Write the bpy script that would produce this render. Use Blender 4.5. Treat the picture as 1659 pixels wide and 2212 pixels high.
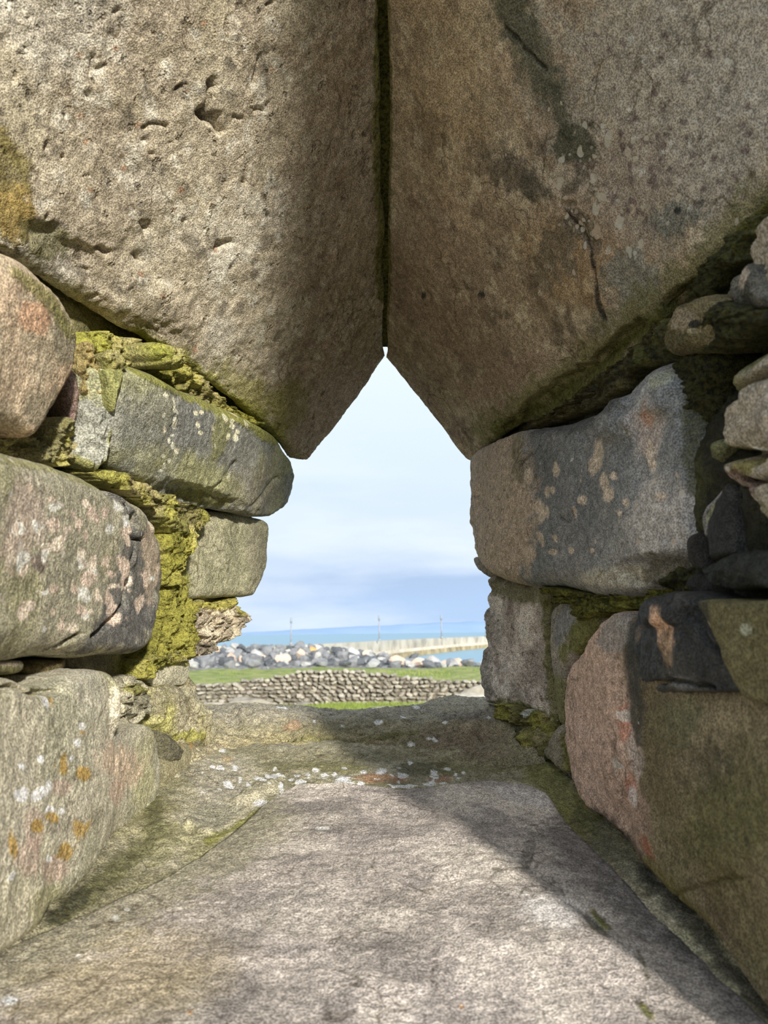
import bpy, math, random
import numpy as np

# ------------------------------------------------------------------ clean
for o in list(bpy.data.objects):
    bpy.data.objects.remove(o)
SC = bpy.context.scene
COL = SC.collection

# ------------------------------------------------------------------ camera
W, H, F = 1659.0, 2212.0, 1609.0          # the photograph's frame, focal length in its pixels
CX, CY = W / 2, H / 2
CAMZ = 1.55                                # eye height above the floor inside
PITCH, ROLL = math.radians(9.25), math.radians(0.75)
fwd = np.array([0, math.cos(PITCH), math.sin(PITCH)])
r0 = np.array([1.0, 0, 0]); u0 = np.cross(r0, fwd)
rgt = math.cos(ROLL) * r0 - math.sin(ROLL) * u0
upv = math.sin(ROLL) * r0 + math.cos(ROLL) * u0
CAM = np.array([0, 0, CAMZ])
cd = bpy.data.cameras.new('camera'); cam = bpy.data.objects.new('camera', cd); COL.objects.link(cam)
cd.sensor_fit = 'VERTICAL'; cd.sensor_height = 36.0; cd.lens = 36.0 * F / H
cd.clip_start = 0.02; cd.clip_end = 60000
import mathutils
M = mathutils.Matrix.Identity(4)
for i in range(3):
    M[i][0] = rgt[i]; M[i][1] = upv[i]; M[i][2] = -fwd[i]; M[i][3] = CAM[i]
cam.matrix_world = M
cd.dof.use_dof = True; cd.dof.focus_distance = 1.02; cd.dof.aperture_fstop = 10.5
SC.camera = cam
SC.cycles.max_bounces = 4; SC.cycles.diffuse_bounces = 3; SC.cycles.caustics_reflective = False; SC.cycles.adaptive_threshold = .03

# ------------------------------------------------------------------ view, sky, sun
SC.view_settings.view_transform = 'Standard'
SC.view_settings.look = 'None'
SC.view_settings.gamma = 1.0
SC.view_settings.use_curve_mapping = False
SC.view_settings.exposure = 0.2

def S(r, g, b):
    f = lambda c: (c / 255 / 12.92) if c / 255 <= .04045 else ((c / 255 + .055) / 1.055) ** 2.4
    return (f(r), f(g), f(b))

world = bpy.data.worlds.new('sky'); SC.world = world; world.use_nodes = True
nt = world.node_tree; nt.nodes.clear()
def nd(t, k, **kw):
    n = t.nodes.new(k)
    for a, v in kw.items(): setattr(n, a, v)
    return n
def ramp(t, stops, interp='LINEAR'):
    n = t.nodes.new('ShaderNodeValToRGB'); n.color_ramp.interpolation = interp
    e = n.color_ramp.elements
    while len(e) < len(stops): e.new(.5)
    for el, (p, c) in zip(e, stops):
        el.position = p; el.color = (*c, 1) if len(c) == 3 else c
    return n
L = nt.links
tc = nd(nt, 'ShaderNodeTexCoord'); sep = nd(nt, 'ShaderNodeSeparateXYZ'); L.new(tc.outputs['Generated'], sep.inputs[0])
mp = nd(nt, 'ShaderNodeMapping'); mp.inputs['Scale'].default_value = (1.6, 1.6, 11); L.new(tc.outputs['Generated'], mp.inputs[0])
n1 = nd(nt, 'ShaderNodeTexNoise'); n1.inputs['Scale'].default_value = 1.7; n1.inputs['Detail'].default_value = 5; n1.inputs['Roughness'].default_value = .5
L.new(mp.outputs[0], n1.inputs['Vector'])
ma = nd(nt, 'ShaderNodeMath', operation='MULTIPLY_ADD'); L.new(n1.outputs['Fac'], ma.inputs[0]); ma.inputs[1].default_value = .11; ma.inputs[2].default_value = -.055
ad = nd(nt, 'ShaderNodeMath', operation='ADD'); L.new(sep.outputs[2], ad.inputs[0]); L.new(ma.outputs[0], ad.inputs[1])
rp = ramp(nt, [(0.0, S(182, 208, 240)), (.035, S(176, 202, 236)), (.075, S(174, 198, 230)), (.11, S(206, 223, 244)), (.2, S(214, 230, 249)), (.36, S(226, 239, 252)), (1, S(222, 235, 250))])
L.new(ad.outputs[0], rp.inputs[0])
mp2 = nd(nt, 'ShaderNodeMapping'); mp2.inputs['Scale'].default_value = (2.2, 2.2, 9); mp2.inputs['Location'].default_value = (3.1, .7, 2.2); L.new(tc.outputs['Generated'], mp2.inputs[0])
n2 = nd(nt, 'ShaderNodeTexNoise'); n2.inputs['Scale'].default_value = 1.6; n2.inputs['Detail'].default_value = 6; L.new(mp2.outputs[0], n2.inputs['Vector'])
r2 = ramp(nt, [(.44, (0, 0, 0)), (.72, (1, 1, 1))]); L.new(n2.outputs['Fac'], r2.inputs[0])
mm = nd(nt, 'ShaderNodeMath', operation='MULTIPLY'); L.new(r2.outputs[0], mm.inputs[0]); mm.inputs[1].default_value = .75
mx = nd(nt, 'ShaderNodeMix', data_type='RGBA'); L.new(mm.outputs[0], mx.inputs['Factor']); L.new(rp.outputs[0], mx.inputs['A']); mx.inputs['B'].default_value = (*S(230, 240, 252), 1)
bg = nd(nt, 'ShaderNodeBackground'); bg.inputs['Strength'].default_value = 1.0; L.new(mx.outputs['Result'], bg.inputs[0])
wo = nd(nt, 'ShaderNodeOutputWorld'); L.new(bg.outputs[0], wo.inputs[0])

SUN = np.array([.345, -.905, .275]); SUN /= np.linalg.norm(SUN)      # direction towards the sun: low, behind and to one side
sl = bpy.data.lights.new('sun', 'SUN'); so = bpy.data.objects.new('sun', sl); COL.objects.link(so)
sl.energy = 5.0; sl.angle = math.radians(3.0); sl.color = (1.0, .94, .84)
so.rotation_euler = mathutils.Vector(SUN).to_track_quat('Z', 'Y').to_euler(); so.location = (2, -6, 5)

# ------------------------------------------------------------------ helpers: projection and noise
def unproj(px, py, d):
    px, py, d = np.broadcast_arrays(np.asarray(px, float), np.asarray(py, float), np.asarray(d, float))
    rx = (px - CX) / F; uy = -(py - CY) / F
    return CAM + d[..., None] * (fwd + rx[..., None] * rgt + uy[..., None] * upv)

def _hash(ix, iy, iz, seed):
    h = (ix.astype(np.int64) * 374761393 + iy.astype(np.int64) * 668265263 + iz.astype(np.int64) * 2147483647 + seed * 1274126177) & 0xFFFFFFFF
    h = ((h ^ (h >> 13)) * 1274126177) & 0xFFFFFFFF
    h = h ^ (h >> 16)
    return (h & 0xFFFF).astype(np.float32) / 32767.5 - 1.0

def vnoise(P, freq, seed=0):
    Q = P * freq + 1000.0
    I = np.floor(Q); fr = (Q - I).astype(np.float32); I = I.astype(np.int64)
    w = fr * fr * fr * (fr * (fr * 6 - 15) + 10)
    r = 0
    for dx in (0, 1):
        wx = w[..., 0] if dx else 1 - w[..., 0]
        for dy in (0, 1):
            wy = w[..., 1] if dy else 1 - w[..., 1]
            for dz in (0, 1):
                wz = w[..., 2] if dz else 1 - w[..., 2]
                r = r + wx * wy * wz * _hash(I[..., 0] + dx, I[..., 1] + dy, I[..., 2] + dz, seed)
    return r
def fbm(P, freq, octv=4, seed=0, gain=.5):
    r = 0; a = 1; t = 0
    for k in range(octv):
        r = r + a * vnoise(P, freq * 2.03 ** k, seed + 17 * k); t += a; a *= gain
    return r / t
def sstep(a, b, x):
    t = np.clip((x - a) / (b - a), 0, 1); return t * t * (3 - 2 * t)

def catmull(pts, closed, sub=10, tight=.5):
    P = np.asarray(pts, float); n = len(P); out = []
    rng = range(n if closed else n - 1)
    for i in rng:
        if closed: a, b, c, d = P[(i - 1) % n], P[i], P[(i + 1) % n], P[(i + 2) % n]
        else: a, b, c, d = P[max(i - 1, 0)], P[i], P[i + 1], P[min(i + 2, n - 1)]
        m1 = (c - a) * tight * .8; m2 = (d - b) * tight * .8
        for k in range(sub):
            t = k / sub; t2 = t * t; t3 = t2 * t
            out.append((2 * t3 - 3 * t2 + 1) * b + (t3 - 2 * t2 + t) * m1 + (-2 * t3 + 3 * t2) * c + (t3 - t2) * m2)
    if not closed: out.append(P[-1])
    return np.array(out)
def resample(P, n, closed):
    Q = np.vstack([P, P[:1]]) if closed else P
    s = np.r_[0, np.cumsum(np.hypot(*(np.diff(Q[:, :2], axis=0)).T))]
    t = np.linspace(0, s[-1], n + 1)[:-1] if closed else np.linspace(0, s[-1], n)
    return np.stack([np.interp(t, s, Q[:, k]) for k in range(Q.shape[1])], 1)
def seg_dist(X, Y, pts):
    d = np.full(X.shape, 1e9)
    for (x0, y0), (x1, y1) in zip(pts[:-1], pts[1:]):
        vx, vy = x1 - x0, y1 - y0; l2 = vx * vx + vy * vy + 1e-9
        t = np.clip(((X - x0) * vx + (Y - y0) * vy) / l2, 0, 1)
        d = np.minimum(d, np.hypot(X - x0 - t * vx, Y - y0 - t * vy))
    return d

# ------------------------------------------------------------------ materials
def stone_material(name, use_lichen, use_moss, use_crack):
    m = bpy.data.materials.new(name); m.use_nodes = True
    t = m.node_tree; t.nodes.clear(); K = t.links
    def math_(op, a, b=None, c=None, clamp=False):
        n = nd(t, 'ShaderNodeMath', operation=op, use_clamp=clamp)
        for i, v in enumerate((a, b, c)):
            if v is None: continue
            if isinstance(v, (int, float)): n.inputs[i].default_value = v
            else: K.new(v, n.inputs[i])
        return n.outputs[0]
    def noise(scale, detail, rough=.55, vec=None, dist=0):
        n = nd(t, 'ShaderNodeTexNoise'); n.inputs['Scale'].default_value = scale; n.inputs['Detail'].default_value = detail
        n.inputs['Roughness'].default_value = rough; n.inputs['Distortion'].default_value = dist
        K.new(vec or co, n.inputs['Vector']); return n
    def maprange(v, a, b, c, d):
        n = nd(t, 'ShaderNodeMapRange'); n.interpolation_type = 'SMOOTHSTEP'; K.new(v, n.inputs[0])
        for i, x in zip((1, 2, 3, 4), (a, b, c, d)):
            if isinstance(x, (int, float)): n.inputs[i].default_value = x
            else: K.new(x, n.inputs[i])
        return n.outputs[0]
    def mix(f, a, b, bt='MIX'):
        n = nd(t, 'ShaderNodeMix', data_type='RGBA', blend_type=bt)
        if isinstance(f, (int, float)): n.inputs['Factor'].default_value = f
        else: K.new(f, n.inputs['Factor'])
        for k, v in (('A', a), ('B', b)):
            if isinstance(v, tuple): n.inputs[k].default_value = (*v, 1)
            else: K.new(v, n.inputs[k])
        return n.outputs['Result']
    tcn = nd(t, 'ShaderNodeTexCoord'); co = tcn.outputs['Object']
    a1 = nd(t, 'ShaderNodeAttribute', attribute_name='Tint'); a2 = nd(t, 'ShaderNodeAttribute', attribute_name='Surface')
    sp = nd(t, 'ShaderNodeSeparateColor'); K.new(a2.outputs['Color'], sp.inputs[0])
    lich, pit, moss, wet = sp.outputs[0], sp.outputs[1], sp.outputs[2], a2.outputs['Alpha']
    nA = noise(130, 5, .65); nB = noise(620, 2, .6)
    fA = maprange(nA.outputs['Fac'], .3, .7, .72, 1.26)
    fB = maprange(nB.outputs['Fac'], .40, .60, .58, 1.36)
    g = math_('MULTIPLY', fA, fB)
    vec = nd(t, 'ShaderNodeCombineColor'); [K.new(g, vec.inputs[i]) for i in range(3)]
    base = mix(1.0, a1.outputs['Color'], vec.outputs[0], 'MULTIPLY')
    if use_crack:
        # hairline cracks, broken up so that only some run on
        cw = nd(t, 'ShaderNodeVectorMath', operation='MULTIPLY_ADD'); nK = noise(24, 2); K.new(nK.outputs['Color'], cw.inputs[0]); cw.inputs[1].default_value = (.06,) * 3; K.new(co, cw.inputs[2])
        vk = nd(t, 'ShaderNodeTexVoronoi', feature='DISTANCE_TO_EDGE'); vk.inputs['Scale'].default_value = 17; K.new(cw.outputs[0], vk.inputs['Vector'])
        nG = noise(11, 1)
        ck = math_('MULTIPLY', maprange(vk.outputs['Distance'], .006, .03, 1, 0), maprange(nG.outputs['Fac'], .52, .62, 0, 1))
        base = mix(math_('MULTIPLY', ck, .6), base, mix(1.0, base, (.3, .27, .22), 'MULTIPLY'))
    # pits holding dark dirt
    nP = noise(62, 3, .62)
    pm = maprange(nP.outputs['Fac'], .30, .385, 1, 0); pm = math_('MULTIPLY', pm, pit)
    base = mix(math_('MULTIPLY', pm, .75, clamp=True), base, mix(1.0, base, (.22, .2, .16), 'MULTIPLY'))
    if use_lichen:
        # crustose lichen discs, pale and peach
        nw = noise(60, 1)
        wv = nd(t, 'ShaderNodeVectorMath', operation='MULTIPLY_ADD'); K.new(nw.outputs['Color'], wv.inputs[0]); wv.inputs[1].default_value = (.012,) * 3; K.new(co, wv.inputs[2])
        def lichen(scale, thr):
            v = nd(t, 'ShaderNodeTexVoronoi'); v.inputs['Scale'].default_value = scale; K.new(wv.outputs[0], v.inputs['Vector'])
            s3 = nd(t, 'ShaderNodeSeparateColor'); K.new(v.outputs['Color'], s3.inputs[0])
            size = math_('MULTIPLY', math_('MULTIPLY', s3.outputs[0], lich), thr)
            return maprange(v.outputs['Distance'], math_('ADD', size, .05), size, 0, 1), s3
        m1, s1 = lichen(58, .6); m2, s2 = lichen(130, .55)
        lc = mix(s1.outputs[1], S(208, 204, 194), S(204, 182, 160))
        gate = maprange(lich, .02, .08, 0, 1)
        base = mix(math_('MULTIPLY', math_('MULTIPLY', m1, gate), .8), base, lc)
        base = mix(math_('MULTIPLY', math_('MULTIPLY', m2, gate), .6), base, mix(s2.outputs[1], S(214, 208, 190), S(120, 104, 92)))
    if use_moss:
        # moss colour play
        nM = noise(210, 3, .7)
        mc = mix(maprange(nM.outputs['Fac'], .36, .62, 0, 1), S(54, 54, 22), S(176, 170, 84))
        base = mix(math_('MULTIPLY', moss, .45), base, mc)
    bs = nd(t, 'ShaderNodeBsdfPrincipled'); K.new(base, bs.inputs['Base Color'])
    K.new(math_('MULTIPLY_ADD', wet, -.5, .92), bs.inputs['Roughness']); bs.inputs['Specular IOR Level'].default_value = .25
    h = math_('MULTIPLY', nA.outputs['Fac'], 1.0)
    h = math_('ADD', h, math_('MULTIPLY', nB.outputs['Fac'], .5))
    h = math_('ADD', h, math_('MULTIPLY', pm, -.9))
    if use_moss: h = math_('ADD', h, math_('MULTIPLY', math_('MULTIPLY', nM.outputs['Fac'], moss), 2.4))
    bp = nd(t, 'ShaderNodeBump'); bp.inputs['Strength'].default_value = .62; bp.inputs['Distance'].default_value = .006
    K.new(h, bp.inputs['Height']); K.new(bp.outputs[0], bs.inputs['Normal'])
    out = nd(t, 'ShaderNodeOutputMaterial'); K.new(bs.outputs[0], out.inputs[0])
    return m
_MATS = {}
def stone_mat(surf, big):
    k = (bool(surf[:, 0].max() > .03), bool(surf[:, 2].max() > .03), bool(big))
    if k not in _MATS: _MATS[k] = stone_material('weathered_stone' + ('_lichen' if k[0] else '') + ('_moss' if k[1] else '') + ('_cracked' if k[2] else ''), *k)
    return _MATS[k]

def simple_material(name, stops, scale=4.0, detail=6, rough=.9, bump=0.0, random_mix=None, spec=.2, coord='Object', stretch=None):
    m = bpy.data.materials.new(name); m.use_nodes = True
    t = m.node_tree; K = t.links; bs = t.nodes['Principled BSDF']
    tcn = nd(t, 'ShaderNodeTexCoord'); v = tcn.outputs[coord]
    if stretch:
        mpn = nd(t, 'ShaderNodeMapping'); mpn.inputs['Scale'].default_value = stretch; K.new(v, mpn.inputs[0]); v = mpn.outputs[0]
    n = nd(t, 'ShaderNodeTexNoise'); n.inputs['Scale'].default_value = scale; n.inputs['Detail'].default_value = detail; K.new(v, n.inputs['Vector'])
    fac = n.outputs['Fac']
    if random_mix:
        oi = nd(t, 'ShaderNodeObjectInfo')
        a = nd(t, 'ShaderNodeMath', operation='MULTIPLY_ADD'); K.new(oi.outputs['Random'], a.inputs[0]); a.inputs[1].default_value = random_mix; a.inputs[2].default_value = -random_mix / 2
        b = nd(t, 'ShaderNodeMath', operation='ADD'); K.new(a.outputs[0], b.inputs[0]); K.new(fac, b.inputs[1]); fac = b.outputs[0]
    rpn = ramp(t, stops); K.new(fac, rpn.inputs[0]); K.new(rpn.outputs[0], bs.inputs['Base Color'])
    bs.inputs['Roughness'].default_value = rough; bs.inputs['Specular IOR Level'].default_value = spec
    if bump:
        bpn = nd(t, 'ShaderNodeBump'); bpn.inputs['Distance'].default_value = bump; bpn.inputs['Strength'].default_value = .8
        K.new(n.outputs['Fac'], bpn.inputs['Height']); K.new(bpn.outputs[0], bs.inputs['Normal'])
    return m

# ------------------------------------------------------------------ mesh building
def tag(o, label=None, cat=None, group=None, kind=None):
    for k, v in (('label', label), ('category', cat), ('group', group), ('kind', kind)):
        if v: o[k] = v
    return o
def empty(name, loc=(0, 0, 0)):
    e = bpy.data.objects.new(name, None); COL.objects.link(e); e.location = loc; e.empty_display_size = .1
    return e
def mesh_obj(name, V, quads, tris, mat, parent=None, tint=None, surf=None, smooth=True):
    me = bpy.data.meshes.new(name)
    V = np.ascontiguousarray(V, np.float32); nq, ntr = len(quads), len(tris)
    idx = np.concatenate([np.asarray(quads, np.int32).ravel(), np.asarray(tris, np.int32).ravel()]).astype(np.int32)
    tot = np.r_[np.full(nq, 4), np.full(ntr, 3)].astype(np.int32)
    st = np.r_[0, np.cumsum(tot)[:-1]].astype(np.int32)
    me.vertices.add(len(V)); me.vertices.foreach_set('co', V.ravel())
    me.loops.add(len(idx)); me.loops.foreach_set('vertex_index', idx)
    me.polygons.add(len(tot)); me.polygons.foreach_set('loop_start', st)
    me.polygons.foreach_set('use_smooth', np.full(len(tot), smooth))
    me.update(calc_edges=True); me.validate()
    for nm, A in (('Tint', tint), ('Surface', surf)):
        if A is not None:
            at = me.color_attributes.new(nm, 'FLOAT_COLOR', 'POINT')
            at.data.foreach_set('color', np.ascontiguousarray(A, np.float32).ravel())
    me.materials.append(mat)
    o = bpy.data.objects.new(name, me); COL.objects.link(o)
    if parent:
        o.parent = parent; o.matrix_parent_inverse = mathutils.Matrix.Translation(-parent.location)
    return o

GAIN = 1.38
MOSS = S(150, 150, 36); DARK = S(46, 46, 42); BLACK = S(26, 26, 24)
def paint(P, X, Y, base, alts=(), marks=(), lichen=0, pit=0, moss=0, wet=0, seed=0, var=.16):
    """albedo and surface character at the vertices: mottling, then stains, lichen patches and moss with shapes of their own"""
    n = len(P)
    v = fbm(P, 22, 3, seed + 5)
    C = np.array(base)[None] * (1 + var * 1.6 * v[:, None])
    for i, (c, fr, th, so_, st) in enumerate(alts):
        w = sstep(th - so_, th + so_, fbm(P, fr, 4, seed + 31 + i * 7)) * st
        C = C * (1 - w[:, None]) + np.array(c)[None] * w[:, None]
    Sf = np.zeros((n, 4)); Sf[:, 0] = lichen; Sf[:, 1] = pit; Sf[:, 2] = moss; Sf[:, 3] = wet
    if marks:
        na = fbm(P, 45, 4, seed + 91); nb = fbm(P, 150, 3, seed + 57)
    for mk in marks:
        kind = mk[0]
        if kind == 'blob':                       # ('blob', x, y, rx, ry, angle, colour, strength, opts)
            _, x, y, rx, ry, ang, c, st = mk[:8]; op = mk[8] if len(mk) > 8 else {}
            a = math.radians(ang); dx, dy = X - x, Y - y
            q = np.hypot((dx * math.cos(a) + dy * math.sin(a)) / rx, (-dx * math.sin(a) + dy * math.cos(a)) / ry)
            e = op.get('soft', .22); w = 1 - sstep(1 - e, 1 + e, q + na * op.get('rag', .55) + nb * op.get('fine', .35))
        else:                                    # ('line', pts, width, colour, strength, opts)
            _, pts, wd, c, st = mk[:5]; op = mk[5] if len(mk) > 5 else {}
            q = seg_dist(X, Y, pts) / wd
            e = op.get('soft', .5); w = 1 - sstep(1 - e, 1 + e, q + na * op.get('rag', .6) + nb * op.get('fine', .5))
        w = w * st
        C = C * (1 - w[:, None]) + np.array(c)[None] * (1 + .25 * nb[:, None]) * w[:, None]
        if 'moss' in op: Sf[:, 2] = np.maximum(Sf[:, 2] * (1 - w), w * op['moss'])
        if 'wet' in op: Sf[:, 3] = np.maximum(Sf[:, 3], w * op['wet'])
        if 'lichen' in op: Sf[:, 0] = Sf[:, 0] * (1 - w) + w * op['lichen']
        if 'pit' in op: Sf[:, 1] = Sf[:, 1] * (1 - w) + w * op['pit']
    lum = C @ np.array([.3, .55, .15]); gr = Sf[:, 2:3] * .08; C = C * (.80 + gr) + lum[:, None] * (.20 - gr)
    return np.c_[np.clip(C * GAIN, 0.004, .9), np.ones(n)], np.clip(Sf, 0, 1)

def relief(P, seed, amp, rough):
    """coarse shape, chipped facets and grain, in metres"""
    h = amp * fbm(P, 9, 3, seed) * 1.2
    rd = 1 - np.abs(fbm(P, 26, 3, seed + 3)) * 2
    h = h + amp * .16 * (rd - .5)
    h = h + rough * fbm(P, 75, 4, seed + 11, .6)
    return h

def carve(X, Y, cracks, P, seed):
    h = np.zeros(len(X))
    if cracks:
        nz = fbm(P, 70, 2, seed + 77)
    for c in cracks:
        if c[0] == 'crack':                      # ('crack', pts, width px, depth m)
            q = seg_dist(X + nz * 9, Y - nz * 9, c[1]) / c[2]; h -= c[3] * np.exp(-q * q)
        elif c[0] == 'bump':                     # ('bump', x, y, rx, ry, angle, height m)
            _, x, y, rx, ry, ang, hh = c; a = math.radians(ang); dx, dy = X - x, Y - y
            q = np.hypot((dx * math.cos(a) + dy * math.sin(a)) / rx, (-dx * math.sin(a) + dy * math.cos(a)) / ry)
            h += hh * (1 - sstep(.45, 1.1, q + nz * .25))
        elif c[0] == 'strata':                   # ('strata', angle, spacing px, depth m)
            a = math.radians(c[1]); q = (-X * math.sin(a) + Y * math.cos(a)) / c[2] + nz * 1.1
            h += c[3] * (np.abs((q % 1) - .5) * 2 - .5)
    return h

def vnormals(V, q):
    fn = np.cross(V[q[:, 2]] - V[q[:, 0]], V[q[:, 3]] - V[q[:, 1]])
    N = np.zeros_like(V)
    for k in range(4): np.add.at(N, q[:, k], fn)
    return N / (np.linalg.norm(N, axis=1, keepdims=True) + 1e-12)

SEED = [100]
def stone(name, poly, dep, parent, base, label=None, rnd=.02, bulge=.006, T=.14, amp=.006, rough=.0016, tilt=0, center=None, outline=2.0,
          cracks=(), res=3.0, sub=8, tight=.5, kind=None, lift=0.0, lumpy=0.0, **pk):
    """a block whose face lies on a plane in space (inverse depth linear over the picture), rounded at its rim, running back into the wall"""
    SEED[0] += 13; seed = SEED[0]
    c0 = np.array(center if center else np.mean(poly, 0), float)
    pl = catmull(poly, True, sub, tight)
    per = np.hypot(*np.diff(np.vstack([pl, pl[:1]]), axis=0).T).sum()
    N = int(np.clip(per / res, 40, 560)); pl = resample(pl, N, True)
    R = np.hypot(*(pl - c0).T); rad = R.mean()
    Mr = int(np.clip(rad * 1.15 / res, 8, 170))
    dp = np.array(dep, float); A = np.polyfit(dp[:, 0], 1 / dp[:, 1], 1) if len(dp) > 1 else (0, 1 / dp[0, 1])
    inv = lambda x, y: A[0] * x + A[1] + tilt * (y - c0[1])
    # ragged outline
    Pl = unproj(pl[:, 0], pl[:, 1], 1 / inv(pl[:, 0], pl[:, 1]))
    o_ = (fbm(Pl, 30, 3, seed + 2) * 1.3 + fbm(Pl, 110, 2, seed + 4) * .6) * outline
    grow = .16 * min(rnd, .035) * F * inv(pl[:, 0], pl[:, 1])            # the rounded rim falls back from the outline; make up for it
    pl = pl + (pl - c0) / R[:, None] * (o_ + grow)[:, None]
    r = (np.arange(1, Mr + 1) / Mr)
    X = c0[0] + r[:, None] * (pl[:, 0] - c0[0])[None]; Y = c0[1] + r[:, None] * (pl[:, 1] - c0[1])[None]
    X = np.r_[c0[0], X.ravel()]; Y = np.r_[c0[1], Y.ravel()]
    rr = np.r_[0, np.repeat(r, N)]
    P = unproj(X, Y, 1 / inv(X, Y))
    i = len(P) - N; nrm = np.zeros(3)
    for k in range(0, N, max(1, N // 24)):
        nrm += np.cross(P[i + k] - P[0], P[i + (k + N // 5) % N] - P[0])
    nrm /= np.linalg.norm(nrm)
    if np.dot(nrm, CAM - P[0]) < 0: nrm = -nrm
    Rm = np.linalg.norm(P[i:] - P[0], axis=1)                      # radius in metres at each angle
    e = (1 - rr) * np.r_[Rm.mean(), np.tile(Rm, Mr)]
    rd_ = min(rnd, Rm.min() * .6)
    h = -rd_ * (1 - np.sqrt(np.clip(1 - np.clip(1 - e / rd_, 0, 1) ** 2, 0, 1))) + bulge * (1 - rr ** 2) + lift
    h = h + relief(P, seed, amp, rough) + carve(X, Y, cracks, P, seed)
    if lumpy:
        h = h + lumpy * ((1 - 2 * np.abs(vnoise(P, 62, seed + 41))) * 1.1 + (1 - 2 * np.abs(vnoise(P, 150, seed + 43))) * .7 + fbm(P, 320, 2, seed + 44) * .5)
    G = P + h[:, None] * nrm
    rim = G[i:]; rings = [G]
    cen = P[0] - nrm * T
    for k, (q, s) in enumerate(((.25, 1.0), (.6, .99), (1.0, .95))):
        w = rim - nrm * (T * q)
        w = cen + (w - cen) * s - nrm * np.dot(w - w.mean(0), nrm)[:, None] * (q * .9)
        rings.append(w)
    back = rings[-1].mean(0)[None]
    V = np.vstack(rings + [back])
    q = []
    a = np.arange(N); b = (a + 1) % N
    tris = np.stack([np.zeros(N, int), 1 + a, 1 + b], 1)
    for k in range(Mr - 1 + 3):
        o0 = 1 + k * N; o1 = o0 + N
        q.append(np.stack([o0 + a, o1 + a, o1 + b, o0 + b], 1))
    q = np.vstack(q); last = 1 + (Mr + 2) * N
    tb = np.stack([last + b, last + a, np.full(N, len(V) - 1)], 1)
    # orientation outward
    f = np.cross(V[q[0, 1]] - V[q[0, 0]], V[q[0, 3]] - V[q[0, 0]])
    if np.dot(f, nrm) < 0:
        q = q[:, ::-1]; tris = tris[:, ::-1]; tb = tb[:, ::-1]
    XX = np.r_[X, np.tile(X[i:], 3), c0[0]]; YY = np.r_[Y, np.tile(Y[i:], 3), c0[1]]
    tint, surf = paint(V, XX, YY, base, seed=seed, **pk)
    o = mesh_obj(name, V, q, np.vstack([tris, tb]), stone_mat(surf, rad > 90 and not lumpy), parent, tint, surf)
    return tag(o, label, None, None, kind)

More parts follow.
